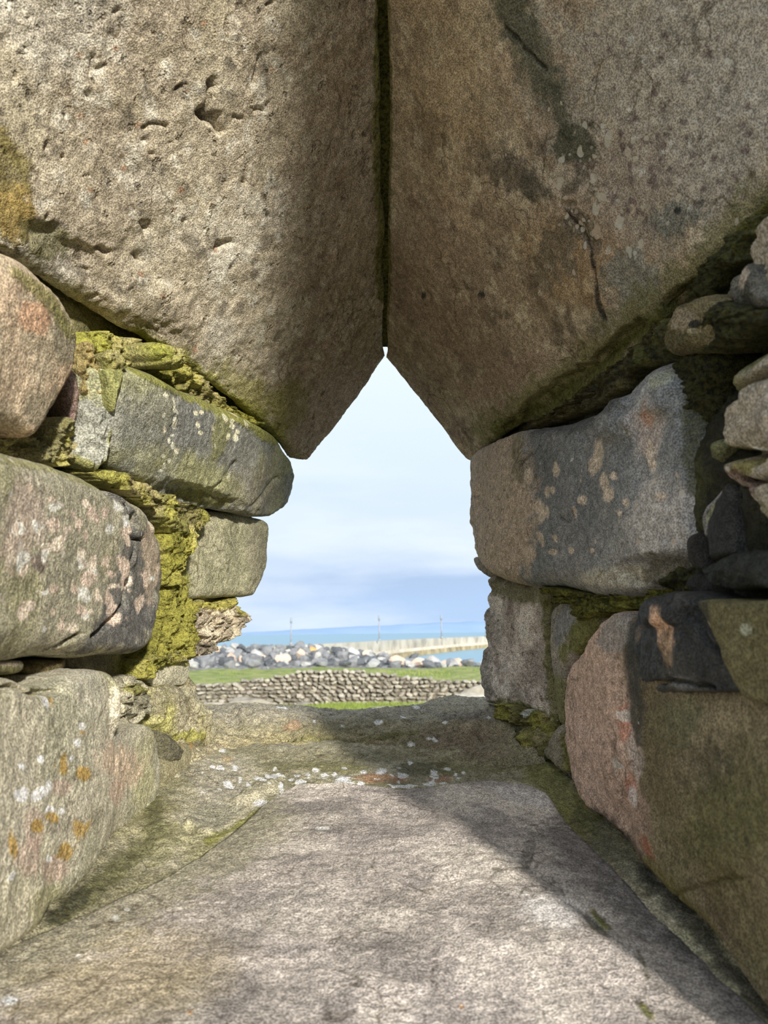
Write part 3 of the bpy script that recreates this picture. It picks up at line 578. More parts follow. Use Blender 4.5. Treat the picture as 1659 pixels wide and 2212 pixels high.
LS([(346, 1658), (388, 1626), (424, 1605), (433, 1626), (424, 1662), (402, 1692), (372, 1716), (346, 1745), (343, 1700)], .86, 1.0, S(140, 132, 96), 'weathered wedge stone where the jamb meets the sill', rnd=.016, T=.14, amp=.008, marks=[('blob', 425, 1615, 10, 12, 0, S(180, 130, 40), .7), ('line', [(350, 1735), (400, 1690)], 12, S(120, 118, 40), .6, MO)], pit=.3)
LS([(214, 1842), (260, 1806), (305, 1778), (320, 1782), (318, 1824), (280, 1852), (240, 1876), (214, 1890)], .70, .82, S(124, 120, 78), 'low mossy packing stone under the pale slab stone', rnd=.014, T=.1, amp=.008, moss=.25, alts=[(S(130, 132, 44), 18, 0, .25, .7)])
# moss pads and crumbly mortar
def moss(poly, d0, d1, base=S(150, 150, 38), label=None, parent=None, **kw):
    xs = [p[0] for p in poly]; k = dict(rnd=.012, T=.08, amp=.012, rough=.007, outline=12, moss=.85, bulge=.004, lumpy=.006, res=2.2, alts=[(S(166, 152, 112), 14, .0, .2, .8), (S(84, 84, 22), 22, .1, .25, .7), (S(186, 180, 60), 30, .2, .2, .5)]); k.update(kw)
    base = tuple(.74 * b for b in base)
    return stone('moss', poly, [(min(xs), d0), (max(xs), d1)], parent or WL, base, label, kind='stuff', **k)
moss([(168, 738), (196, 716), (250, 722), (320, 752), (380, 782), (450, 832), (520, 886), (560, 918), (500, 900), (420, 862), (340, 822), (280, 800), (230, 802), (190, 770)], .74, 1.14, S(146, 146, 40), 'bright yellow-green moss along the top of the long block', center=(330, 790))
moss([(205, 772), (232, 752), (262, 768), (262, 796), (240, 812), (214, 800)], .725, .745, S(138, 150, 34), None)
moss([(335, 748), (385, 770), (382, 792), (345, 786)], .80, .84, S(150, 156, 44), None)
moss([(166, 748), (198, 742), (214, 778), (226, 830), (218, 862), (190, 862), (172, 840), (164, 800)], .715, .735, S(178, 156, 92), 'crumbly yellow mortar in the crevice', moss=.15, pit=.9, alts=[(S(110, 96, 50), 30, .1, .2, .6)])
moss([(100, 920), (135, 905), (155, 935), (160, 985), (140, 1005), (105, 1000), (40, 985), (-20, 965), (-10, 930), (50, 938), (85, 950)], .60, .70, S(130, 124, 84), 'grey-green lichen crust between the stones', moss=.4, pit=.8, center=(105, 958), bulge=.0)
moss([(215, 1022), (260, 1025), (330, 1062), (400, 1090), (450, 1104), (430, 1130), (400, 1150), (360, 1150), (330, 1110), (290, 1076), (240, 1052)], .73, 1.04, S(126, 122, 66), 'shaded moss ledge under the long block', moss=.6, bulge=.0, center=(335, 1090))
moss([(360, 1160), (395, 1130), (438, 1106), (446, 1118), (412, 1158), (398, 1200), (388, 1250), (366, 1270), (358, 1220)], .90, 1.03, S(158, 154, 42), 'thick yellow moss filling the upright joint')
moss([(358, 1262), (390, 1240), (402, 1300), (410, 1345), (404, 1405), (380, 1428), (345, 1432), (318, 1428), (340, 1385), (354, 1330)], .87, 1.0, S(150, 146, 48), 'thick yellow moss filling the lower joint', pit=.5, center=(375, 1345), alts=[(S(84, 84, 22), 18, .1, .25, .6), (S(176, 160, 120), 16, .25, .2, .7)])
moss([(300, 1440), (325, 1405), (350, 1412), (400, 1400), (410, 1424), (350, 1434), (318, 1460), (300, 1462)], .86, .99, S(140, 142, 36), None, center=(335, 1428))

# ------------------------------------------------------------------ wall_right
WR = tag(empty('wall_right', (.28, .8, CAMZ - .2)), 'shaded jamb wall of dark stones opposite the mossy jamb', kind='structure')
rows = [(180, 1700, 1950), (300, 1590, 1950), (400, 1490, 1950), (520, 1390, 1950), (640, 1290, 1950), (740, 1200, 1950), (830, 1110, 1950), (900, 1056, 1950), (980, 1050, 1950), (1060, 1050, 1950), (1180, 1060, 1950), (1240, 1090, 1950), (1280, 1090, 1950), (1400, 1085, 1950), (1500, 1085, 1950), (1560, 1110, 1950), (1640, 1190, 1950), (1700, 1250, 1950), (1850, 1400, 1950), (2000, 1560, 1950), (2200, 1700, 1950), (2500, 1850, 1950)]
net = []
for y, a, b in rows:
    off = float(np.interp(y, [180, 400, 640, 900, 1000], [.34, .30, .2, .08, .05])); net.append([(a + (b - a) * c, y, dr(a + (b - a) * c, off)) for c in np.linspace(0, 1, 7)])
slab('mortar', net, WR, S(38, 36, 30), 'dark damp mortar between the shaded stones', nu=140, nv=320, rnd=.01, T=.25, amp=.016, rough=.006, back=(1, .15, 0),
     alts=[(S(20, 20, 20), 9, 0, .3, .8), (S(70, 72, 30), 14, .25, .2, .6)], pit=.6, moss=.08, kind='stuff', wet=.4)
def RS(poly, d0, d1, base, label=None, name='stone', **kw):
    xs = [p[0] for p in poly]
    return stone(name, poly, [(min(xs), d0), (max(xs), d1)], WR, base, label, **kw)
RS([(1018, 992), (1046, 964), (1112, 934), (1160, 926), (1200, 916), (1262, 892), (1327, 866), (1370, 820), (1404, 786), (1448, 778), (1470, 812), (1478, 860), (1484, 920), (1490, 980), (1494, 1060), (1490, 1110), (1495, 1150), (1478, 1195), (1440, 1240), (1390, 1258), (1330, 1276), (1272, 1278), (1222, 1266), (1180, 1256), (1120, 1258), (1075, 1243), (1040, 1220), (1022, 1190), (1015, 1120), (1015, 1050)], 1.28, .60, S(120, 121, 122),
   'large blue-grey block with peach lichen flecks and a tan end facing the sea', center=(1255, 1075), rnd=.03, bulge=.008, amp=.009, rough=.002, T=.26, lichen=.2, pit=.2, tilt=.0002,
   alts=[(S(112, 112, 110), 8, .0, .3, .6), (S(160, 154, 148), 12, .2, .25, .5)],
   marks=[('blob', 1082, 1100, 92, 190, 5, S(172, 150, 128), .95, {'soft': .08, 'lichen': .02, 'pit': .7, 'rag': .22, 'fine': .15}), ('line', [(1170, 925), (1250, 905), (1340, 870)], 22, S(72, 72, 70), .8), ('line', [(1130, 950), (1140, 1030)], 14, S(100, 98, 60), .6), ('blob', 1180, 1000, 36, 90, -8, S(98, 98, 98), .6, {'soft': .5}), ('blob', 1255, 1130, 50, 130, 10, S(104, 104, 106), .6, {'soft': .5}),
          ('blob', 1430, 1120, 60, 90, 10, S(178, 168, 160), .7, {'soft': .4, 'lichen': .7}), ('blob', 1410, 910, 30, 70, 0, S(180, 160, 148), .6, {'soft': .4}), ('blob', 1340, 1245, 80, 22, -8, S(176, 168, 146), .8, {'soft': .4}), ('blob', 1415, 1230, 50, 30, -20, S(80, 72, 54), .8), ('blob', 1410, 905, 12, 20, 0, S(170, 120, 90), .7), ('blob', 1440, 820, 24, 24, 0, S(160, 160, 130), .6), ('blob', 1400, 860, 20, 30, 40, S(150, 152, 150), .6), ('line', [(1480, 860), (1488, 980), (1494, 1060)], 10, S(52, 54, 34), .7, {'moss': .3})]
   + [('blob', x, y, a, b, -8, S(188, 168, 146), .9, {'rag': .4}) for x, y, a, b in [(1156, 1030, 7, 18), (1212, 1015, 7, 15), (1300, 985, 14, 36), (1290, 1005, 10, 22), (1320, 1040, 12, 22), (1195, 1065, 8, 14), (1175, 1095, 14, 20), (1182, 1115, 10, 16), (1196, 1108, 7, 13), (1270, 1082, 8, 10), (1332, 1072, 12, 14), (1358, 1110, 7, 9), (1370, 1088, 7, 12), (1178, 1165, 9, 16), (1208, 1165, 5, 8), (1202, 1193, 9, 6), (1238, 1190, 6, 8), (1440, 1075, 11, 12), (1415, 985, 8, 30), (1255, 1110, 6, 12), (1343, 1030, 6, 7), (1290, 1190, 5, 5), (1210, 1060, 6, 8)]],
   cracks=[('bump', 1090, 1110, 80, 190, 4, .006), ('crack', [(1262, 990), (1275, 960), (1255, 935)], 4, .004), ('crack', [(1220, 1120), (1245, 1125), (1255, 1100)], 4, .004), ('bump', 1330, 900, 50, 60, -30, .014), ('bump', 1440, 850, 40, 60, 20, .012), ('bump', 1400, 1230, 90, 30, -15, -.014)])
RS([(1024, 1204), (1045, 1215), (1066, 1240), (1062, 1249), (1042, 1236), (1030, 1222)], 1.25, 1.18, S(128, 118, 104), 'thin dark chip under the end of the blue-grey block', rnd=.005, T=.1, amp=.004)
RS([(1066, 1250), (1120, 1262), (1176, 1266), (1190, 1284), (1184, 1380), (1190, 1460), (1196, 1520), (1198, 1558), (1165, 1545), (1120, 1530), (1076, 1524), (1054, 1508), (1047, 1480), (1043, 1440), (1050, 1395), (1054, 1350), (1049, 1332), (1058, 1312), (1054, 1290), (1062, 1272)], 1.205, .975, S(212, 196, 185),
   'pocked pinkish grey jamb stone with a ragged edge against the shore', rnd=.012, bulge=.003, amp=.010, rough=.005, T=.24, tight=.3, outline=6, pit=1.0, lumpy=.0012, res=2.2, lichen=.1, center=(1120, 1410),
   alts=[(S(130, 116, 106), 18, .0, .25, .7), (S(110, 88, 78), 24, .2, .2, .6), (S(200, 190, 182), 30, .2, .2, .5)], marks=[('line', [(1060, 1268), (1120, 1278), (1180, 1284)], 20, S(112, 108, 80), .85, {'moss': .3}), ('line', [(1076, 1530), (1130, 1535), (1198, 1562)], 18, S(96, 98, 44), .8, MO), ('line', [(1050, 1320), (1044, 1440), (1052, 1505)], 16, S(112, 106, 96), .7), ('line', [(1186, 1300), (1188, 1440), (1196, 1550)], 8, S(90, 92, 44), .7, MO)])
RS([(1190, 1318), (1214, 1298), (1262, 1290), (1292, 1310), (1278, 1360), (1250, 1412), (1228, 1448), (1222, 1500), (1218, 1570), (1206, 1560), (1198, 1480), (1190, 1400)], .965, .80, S(140, 132, 118), 'narrow split grey stone between the pocked jamb stone and the pink block', center=(1222, 1390), rnd=.01, T=.2, amp=.005, tight=.3,
   alts=[(S(168, 150, 138), 12, .1, .25, .6)], marks=[('blob', 1230, 1340, 28, 46, 15, S(118, 118, 118), .85), ('blob', 1262, 1370, 20, 60, 28, S(96, 100, 40), .85, {'moss': .7}), ('line', [(1206, 1470), (1214, 1560)], 14, S(100, 100, 48), .7, MO)], cracks=[('crack', [(1215, 1300), (1200, 1360), (1205, 1440)], 3, .004)])
RS([(1226, 1462), (1262, 1402), (1300, 1346), (1325, 1328), (1350, 1326), (1400, 1360), (1460, 1410), (1540, 1450), (1620, 1490), (1700, 1520), (1950, 1560), (1950, 2480), (1800, 2340), (1660, 2182), (1600, 2096), (1540, 2012), (1450, 1926), (1392, 1862), (1350, 1802), (1290, 1752), (1242, 1692), (1228, 1620), (1223, 1540)], .872, .335, S(122, 108, 78),
   'big block beside the sill, pink at its far end and mossy olive nearer', center=(1500, 1740), rnd=.012, bulge=.004, amp=.007, rough=.002, T=.25, lichen=.05, pit=.3, wet=.15, res=3.4,
   alts=[(S(98, 94, 52), 9, .0, .3, .7), (S(88, 74, 54), 13, .1, .25, .6)],
   marks=[('blob', 1290, 1560, 92, 330, -6, S(188, 156, 136), .97, {'soft': .22, 'rag': .3, 'pit': .5, 'lichen': .15}), ('blob', 1340, 1372, 36, 40, 20, S(140, 134, 130), .8), ('blob', 1370, 1740, 40, 120, -20, S(164, 134, 114), .7, {'soft': .4}), ('blob', 1390, 1610, 20, 70, -5, S(190, 172, 162), .7), ('blob', 1365, 1560, 12, 40, -5, S(200, 120, 86), .6), ('blob', 1365, 1545, 14, 12, 0, W1, .6, {'rag': .9, 'fine': .5, 'soft': .1}), ('blob', 1378, 1700, 10, 30, -10, S(176, 110, 80), .6), ('blob', 1412, 1830, 14, 30, -30, S(150, 84, 50), .7), ('blob', 1350, 1650, 14, 12, 0, S(190, 186, 176), .6), ('blob', 1385, 1720, 8, 20, -10, S(200, 196, 192), .6),
          ('line', [(1384, 1350), (1378, 1420), (1392, 1520), (1400, 1600)], 15, S(44, 44, 38), .9, {'wet': .5}), ('line', [(1290, 1755), (1350, 1805), (1400, 1870)], 14, S(52, 50, 44), .6), ('line', [(1410, 1870), (1460, 1930), (1540, 2010)], 22, S(110, 96, 36), .6, {'moss': .4}), ('blob', 1470, 1560, 60, 60, 0, S(92, 92, 60), .7), ('blob', 1440, 1660, 40, 140, -10, S(104, 92, 56), .6, {'soft': .5}), ('blob', 1600, 1750, 90, 160, 10, S(74, 74, 36), .7, {'soft': .5, 'moss': .3}), ('blob', 1560, 1650, 50, 60, 0, S(62, 58, 44), .6, {'soft': .5}), ('blob', 1600, 1950, 80, 100, 0, S(96, 82, 50), .5, {'soft': .5})],
   cracks=[('crack', [(1450, 1940), (1560, 1905), (1620, 1890)], 4, .003), ('bump', 1290, 1560, 80, 300, -6, .006)])
RS([(1374, 1322), (1400, 1298), (1440, 1286), (1462, 1279), (1502, 1294), (1522, 1332), (1552, 1386), (1568, 1440), (1592, 1488), (1562, 1494), (1466, 1494), (1390, 1490), (1370, 1405)], .636, .462, S(46, 46, 46),
   'wet black stone with a peach lichen patch above the olive block', rnd=.006, bulge=.002, amp=.008, rough=.003, T=.16, wet=.75, tight=.35, center=(1465, 1395),
   alts=[(S(40, 40, 40), 12, 0, .3, .7), (S(88, 84, 76), 20, .25, .2, .6)], marks=[('blob', 1458, 1360, 21, 48, -8, S(190, 148, 114), .95, {'rag': .35}), ('blob', 1462, 1400, 14, 36, -8, S(150, 122, 88), .7), ('blob', 1380, 1370, 8, 20, 10, S(186, 150, 120), .85), ('blob', 1475, 1475, 24, 14, 0, S(116, 116, 116), .6), ('line', [(1395, 1300), (1370, 1400), (1376, 1490)], 12, S(26, 28, 26), .8)],
   cracks=[('crack', [(1400, 1480), (1430, 1470), (1480, 1474), (1540, 1488)], 5, .008), ('bump', 1440, 1320, 60, 40, 0, .008), ('crack', [(1500, 1300), (1520, 1370), (1560, 1420)], 5, .006)])
RS([(1506, 1300), (1550, 1296), (1600, 1302), (1660, 1298), (1800, 1300), (1950, 1305), (1950, 1545), (1700, 1528), (1630, 1514), (1606, 1506), (1580, 1456), (1556, 1388), (1526, 1338)], .515, .322, S(96, 88, 56),
   'olive brown mossy stone at the shaded edge of the view', rnd=.006, bulge=.002, amp=.010, T=.16, center=(1680, 1410), moss=.15, wet=.2, alts=[(S(62, 60, 40), 12, 0, .25, .7), (S(124, 112, 70), 16, .2, .2, .6)], marks=[('blob', 1525, 1330, 24, 30, 0, S(50, 50, 48), .8), ('blob', 1535, 1350, 12, 8, 0, S(150, 138, 110), .7), ('blob', 1620, 1360, 12, 14, 0, S(160, 160, 140), .7)])
RS([(1550, 850), (1562, 800), (1592, 765), (1640, 722), (1700, 690), (1950, 620), (1950, 1180), (1760, 1165), (1660, 1146), (1625, 1125), (1598, 1090), (1585, 1060), (1570, 1050), (1545, 1030), (1536, 1018), (1560, 1005), (1570, 975), (1545, 960), (1538, 920)], .555, .33, S(150, 138, 120),
   'knobbly pale rock with white lichen projecting at the shaded edge', center=(1680, 900), rnd=.03, bulge=.012, amp=.022, rough=.004, T=.14, lichen=.4, tight=.3, outline=5,
   alts=[(S(112, 108, 76), 12, .0, .25, .7), (S(176, 162, 152), 16, .1, .25, .6)], marks=[('line', [(1550, 850), (1592, 770), (1660, 715)], 22, S(104, 106, 62), .8, {'moss': .3}), ('blob', 1610, 1010, 26, 20, 10, S(120, 112, 36), .7, MO), ('blob', 1580, 1025, 18, 18, 0, S(110, 76, 64), .6), ('blob', 1648, 750, 8, 8, 0, W1, .8, {'rag': .9, 'fine': .5, 'soft': .1}), ('blob', 1632, 975, 10, 7, 0, W1, .8, {'rag': .9, 'fine': .5, 'soft': .1}), ('blob', 1578, 1063, 6, 6, 0, W1, .9, {'rag': .9, 'fine': .5, 'soft': .1}), ('blob', 1605, 1050, 22, 18, 0, S(116, 84, 76), .6), ('line', [(1540, 930), (1545, 960), (1570, 985)], 12, S(100, 102, 40), .7, MO)],
   cracks=[('crack', [(1560, 990), (1600, 975), (1640, 985), (1659, 975)], 12, .022), ('crack', [(1580, 1030), (1620, 1040), (1660, 1036)], 8, .014), ('crack', [(1550, 860), (1600, 830), (1659, 800)], 10, .018)])
RS([(1525, 958), (1548, 950), (1575, 952), (1584, 962), (1562, 985), (1540, 998), (1522, 985)], .565, .545, S(96, 96, 66), 'small greenish stone under the knobbly rock', rnd=.006, tight=.2, lumpy=.0015, T=.07, amp=.012, moss=.2)
RS([(1630, 545), (1640, 500), (1660, 470), (1800, 400), (1950, 380), (1950, 640), (1700, 655), (1640, 620), (1632, 585)], .53, .34, S(140, 128, 110), 'pale rock under the lichen-spotted slab at the edge', rnd=.006, tight=.2, lumpy=.0015, amp=.012, T=.12, lichen=.3, alts=[(S(92, 92, 84), 14, .05, .25, .6)])
RS([(1566, 640), (1578, 600), (1600, 572), (1628, 575), (1640, 610), (1660, 640), (1700, 660), (1640, 668), (1595, 676)], .575, .45, S(100, 96, 86), 'dark stone with a pale lichen patch in the crevice', rnd=.006, tight=.2, lumpy=.0015, amp=.012, T=.03, marks=[('blob', 1606, 600, 18, 24, 30, S(176, 160, 140), .85)], alts=[(S(54, 54, 48), 18, .05, .25, .6)], wet=.3)
RS([(1432, 735), (1456, 690), (1480, 655), (1512, 640), (1540, 665), (1544, 715), (1530, 750), (1490, 758), (1450, 765)], .665, .575, S(104, 92, 58), 'round ochre stone knob packed under the slab', rnd=.012, lumpy=.002, amp=.016, T=.03, marks=[('blob', 1490, 690, 26, 24, 0, S(140, 122, 96), .7), ('blob', 1512, 700, 11, 9, 0, BLACK, .9), ('blob', 1510, 715, 12, 5, 0, S(150, 138, 104), .7)], alts=[(S(70, 66, 40), 20, .1, .2, .6)])
RS([(1486, 1108), (1500, 1090), (1530, 1058), (1546, 1044), (1566, 1062), (1572, 1110), (1590, 1160), (1600, 1196), (1560, 1205), (1540, 1210), (1524, 1180), (1500, 1150)], .595, .525, S(54, 52, 50), 'pointed dark stone with a grey worn edge in the black crevice', rnd=.006, amp=.012, T=.09, wet=.5, tight=.3, marks=[('line', [(1492, 1108), (1512, 1086), (1530, 1064)], 9, S(150, 144, 144), .85), ('blob', 1508, 1128, 12, 24, -20, S(140, 136, 132), .7), ('blob', 1520, 1108, 5, 22, 10, S(140, 138, 100), .7)], alts=[(S(34, 34, 34), 16, .05, .25, .7)])
RS([(1484, 1160), (1500, 1156), (1514, 1200), (1524, 1230), (1502, 1228), (1490, 1206)], .595, .565, S(42, 38, 34), None, rnd=.01, T=.06, amp=.006, wet=.5)
RS([(1540, 1230), (1580, 1205), (1650, 1190), (1720, 1195), (1720, 1270), (1650, 1268), (1610, 1276), (1570, 1262)], .56, .43, S(44, 46, 42), 'broad black damp stone low in the crevice', rnd=.006, tight=.2, lumpy=.0015, amp=.012, T=.08, wet=.6, alts=[(S(34, 36, 32), 14, .0, .25, .7)])
RS([(1480, 1262), (1500, 1235), (1540, 1238), (1566, 1266), (1560, 1284), (1510, 1290)], .60, .545, S(34, 33, 30), None, rnd=.012, T=.06, amp=.01, wet=.5)
RS([(1176, 1622), (1184, 1592), (1206, 1566), (1222, 1590), (1231, 1640), (1229, 1672), (1204, 1654), (1184, 1640)], .955, .875, S(130, 120, 100), 'small stone standing in the corner behind the pink block', rnd=.006, tight=.2, lumpy=.0015, T=.12, amp=.012, marks=[('line', [(1222, 1590), (1229, 1660)], 7, S(96, 100, 40), .8, MO)], pit=.3)
moss([(1180, 1275), (1215, 1268), (1270, 1282), (1340, 1280), (1400, 1268), (1440, 1262), (1420, 1290), (1375, 1310), (1330, 1322), (1290, 1330), (1262, 1330), (1230, 1300)], .955, .655, S(88, 92, 26), 'green moss hanging in the joint under the blue-grey block', parent=WR, center=(1300, 1295), alts=[(S(44, 46, 20), 18, .0, .25, .8), (S(130, 128, 44), 30, .25, .2, .5)])
moss([(1062, 1522), (1110, 1528), (1160, 1540), (1196, 1560), (1190, 1590), (1172, 1612), (1150, 1580), (1110, 1560), (1080, 1545)], 1.13, .975, S(110, 104, 62), 'mossy mortar lump at the foot of the jamb stone', parent=WR, center=(1135, 1553), moss=.6, pit=.5, marks=[('blob', 1144, 1541, 9, 9, 0, S(200, 204, 206), .9)])
moss([(1100, 1600), (1120, 1575), (1160, 1582), (1176, 1612), (1170, 1640), (1130, 1640), (1104, 1625)], 1.06, .96, S(70, 66, 50), None, parent=WR, moss=.3)
moss([(1110, 938), (1200, 888), (1290, 830), (1360, 762), (1420, 700), (1440, 720), (1410, 775), (1372, 812), (1328, 862), (1262, 888), (1200, 910), (1120, 945)], 1.16, .70, S(78, 68, 44), 'dark earthy packing in the joint below the slab', parent=WR, center=(1300, 842), moss=.2, pit=.6, alts=[(S(40, 38, 30), 14, .0, .25, .7), (S(110, 98, 50), 20, .2, .2, .5)], bulge=.0)

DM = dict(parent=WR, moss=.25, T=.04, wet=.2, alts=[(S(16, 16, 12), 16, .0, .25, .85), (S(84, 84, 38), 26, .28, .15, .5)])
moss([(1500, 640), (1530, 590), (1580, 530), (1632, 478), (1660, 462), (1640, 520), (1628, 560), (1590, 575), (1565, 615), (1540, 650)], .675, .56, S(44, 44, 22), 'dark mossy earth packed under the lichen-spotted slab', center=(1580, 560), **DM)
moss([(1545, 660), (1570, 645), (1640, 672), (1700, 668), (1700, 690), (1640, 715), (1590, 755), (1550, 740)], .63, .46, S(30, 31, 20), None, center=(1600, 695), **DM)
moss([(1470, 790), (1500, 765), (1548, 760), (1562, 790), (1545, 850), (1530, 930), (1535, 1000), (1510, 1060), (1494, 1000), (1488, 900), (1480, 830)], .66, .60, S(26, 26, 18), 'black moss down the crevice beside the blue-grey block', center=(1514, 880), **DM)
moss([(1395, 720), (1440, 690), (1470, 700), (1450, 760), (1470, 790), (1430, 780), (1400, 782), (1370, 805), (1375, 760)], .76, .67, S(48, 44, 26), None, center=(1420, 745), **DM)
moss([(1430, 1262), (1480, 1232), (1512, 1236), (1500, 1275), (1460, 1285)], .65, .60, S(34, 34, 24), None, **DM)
# ------------------------------------------------------------------ sill
def ds(py): return 1 / (1.136 + (py - 1690) * .00217)
white = [(738, 1692, 22, 12), (826, 1666, 12, 9), (937, 1670, 9, 12), (930, 1699, 22, 4), (870, 1703, 36, 4), (780, 1697, 10, 6), (568, 1740, 18, 8), (608, 1708, 5, 11), (461, 1613, 8, 8), (481, 1622, 9, 6), (476, 1664, 7, 4), (495, 1692, 11, 6), (508, 1660, 5, 4), (666, 1676, 8, 7), (787, 1665, 6, 4), (928, 1698, 10, 8), (955, 1700, 6, 4), (990, 1679, 8, 3), (1144, 1541, 6, 8), (592, 1686, 6, 5), (650, 1693, 14, 6), (868, 1672, 9, 7), (700, 1684, 8, 4), (720, 1700, 10, 5)]
white += [(rng.uniform(430, 1010), rng.gauss(1682, 22), rng.uniform(2.5, 7), rng.uniform(2, 4)) for k in range(60)]
wmarks = [('blob', x, y, a, b, 0, S(238, 236, 226), 1, {'rag': .9, 'fine': .5, 'soft': .1}) for x, y, a, b in white]
net = []
for y, a, b in [(1600, 380, 1270), (1640, 330, 1285), (1680, 300, 1300), (1720, 280, 1330), (1800, 220, 1400), (1900, 100, 1500), (2000, -30, 1600), (2120, -200, 1740), (2300, -420, 1950), (2700, -800, 2300)]:
    net.append([(a + (b - a) * c, y, ds(y) * (1.012 + (.018 * (1 - (abs(c - .5) * 2) ** 6) if y > 1750 else 0) - .02 * max(0, abs(c - .5) - .3) / .2)) for c in np.linspace(0, 1, 9)])
SILL = tag(empty('sill', (0, .7, CAMZ - .22)), 'stone window sill between the two jambs', kind='structure')
slab('mortar_bed', net, SILL, S(150, 142, 110), 'lichen-crusted mortar around the sill slab', nu=420, nv=300, rnd=.01, T=.12, amp=.006, rough=.003, back=(0, .1, -1), pit=.3, lichen=.06, edges=(1, 0, 0, 0),
     alts=[(S(112, 108, 76), 9, .0, .3, .7), (S(176, 168, 142), 15, .1, .25, .6), (S(128, 126, 62), 12, .25, .2, .4)],
     marks=[('line', [(1140, 1620), (1200, 1700), (1260, 1770)], 40, S(110, 112, 40), .75, {'moss': .5}), ('line', [(1260, 1770), (1330, 1850), (1400, 1920)], 26, S(84, 82, 62), .7), ('line', [(1400, 1900), (1500, 2010), (1659, 2190)], 22, S(52, 50, 44), .8), ('blob', 1050, 1650, 130, 20, 0, S(108, 104, 64), .7, {'moss': .3}),
            ('line', [(330, 1740), (330, 1820), (240, 1890), (120, 1980)], 20, S(80, 80, 50), .75, {'moss': .3}), ('line', [(180, 1930), (110, 1985)], 16, S(56, 56, 46), .85), ('blob', 330, 1830, 60, 36, -30, S(118, 116, 74), .6, {'moss': .25}), ('blob', 460, 1760, 60, 30, -20, S(130, 128, 110), .6), ('line', [(590, 1735), (520, 1780), (450, 1825)], 9, S(132, 132, 50), .8, {'moss': .5}),
            ('blob', 820, 1682, 55, 13, 0, S(160, 112, 72), .7), ('blob', 950, 1680, 30, 10, 0, S(146, 98, 66), .6), ('blob', 900, 1655, 60, 12, 0, S(76, 74, 56), .6), ('blob', 700, 1655, 120, 12, 0, S(112, 110, 66), .6, {'moss': .3}), ('blob', 430, 1620, 20, 14, 0, OCH, .6, {'rag': 1.0, 'fine': .8}), ('blob', 490, 1645, 12, 8, 0, OCH, .6, {'rag': 1.0, 'fine': .8}), ('blob', 475, 1690, 60, 50, 0, S(164, 156, 142), .5)] + wmarks,
     cracks=[('bump', 360, 1790, 60, 60, 0, .005), ('bump', 430, 1790, 40, 20, 20, .006), ('bump', 560, 1710, 60, 18, -25, .008)])
net = []
for y, a, b in [(1692, 640, 1130), (1715, 592, 1188), (1760, 540, 1220), (1830, 450, 1290), (1900, 330, 1358), (1960, 200, 1412), (2040, 20, 1490), (2120, -160, 1570), (2230, -420, 1690), (2700, -1100, 2150)]:
    net.append([(a + (b - a) * c, y + (6 * math.cos((c - .5) * 9) if y < 1700 else 0), ds(y) * (.99 + .008 * (abs(c - .5) * 2) ** 4)) for c in np.linspace(0, 1, 9)])
slab('sill_slab', net, SILL, S(182, 170, 160), 'broad worn sill slab speckled grey and pink', nu=330, nv=300, rnd=.012, T=.1, amp=.004, rough=.0016, back=(0, .1, -1), pit=.28, lichen=.05, edges=(.6, 0, .5, .7),
     alts=[(S(128, 120, 110), 10, .05, .25, .7), (S(212, 200, 184), 13, .15, .25, .6), (S(120, 112, 108), 30, .2, .2, .5)],
     marks=[('line', [(560, 1770), (420, 1860), (250, 1960), (0, 2090), (-200, 2180)], 70, S(146, 140, 110), .7, {'soft': .6}), ('blob', 250, 2130, 260, 90, -20, S(160, 142, 96), .6, {'soft': .6}), ('blob', 560, 1980, 150, 60, -10, S(122, 116, 110), .5, {'soft': .6}),
            ('line', [(1230, 1800), (1330, 1900), (1430, 1990), (1560, 2110), (1700, 2240)], 50, S(96, 92, 90), .75, {'soft': .6}), ('blob', 1180, 1975, 60, 30, 20, S(226, 220, 214), .6, {'soft': .6}), ('blob', 1150, 1720, 70, 20, 10, S(200, 194, 192), .5), ('blob', 1290, 2010, 34, 12, 40, S(60, 60, 40), .7), ('line', [(1280, 1975), (1312, 2010)], 7, S(96, 100, 30), .8, MO), ('line', [(1378, 2060), (1400, 2120)], 6, S(80, 78, 50), .7), ('line', [(1385, 2180), (1405, 2205)], 8, S(80, 84, 26), .85, MO), ('blob', 1140, 1850, 14, 40, 10, S(96, 90, 84), .6), ('blob', 1400, 1930, 40, 20, 40, S(46, 46, 46), .8), ('blob', 1480, 2040, 60, 26, 45, S(60, 58, 56), .6, {'soft': .5}),
            ('blob', 20, 2155, 24, 10, -10, W1, .95, {'rag': .9, 'fine': .5, 'soft': .1}), ('blob', 275, 1960, 8, 4, 0, W1, .8, {'rag': .9, 'fine': .5, 'soft': .1}), ('blob', 250, 1980, 7, 4, 0, W1, .7, {'rag': .9, 'fine': .5, 'soft': .1}), ('blob', 170, 2060, 6, 4, 0, W1, .7, {'rag': .9, 'fine': .5, 'soft': .1}), ('blob', 695, 1789, 14, 3, 0, W1, .7, {'rag': .9, 'fine': .5, 'soft': .1}), ('blob', 410, 2190, 5, 4, 0, S(200, 140, 40), .9), ('blob', 996, 2170, 5, 4, 0, S(200, 140, 40), .9)],
     cracks=[('crack', [(1210, 1950), (1260, 1970), (1300, 2005)], 3, .003)])
net = []
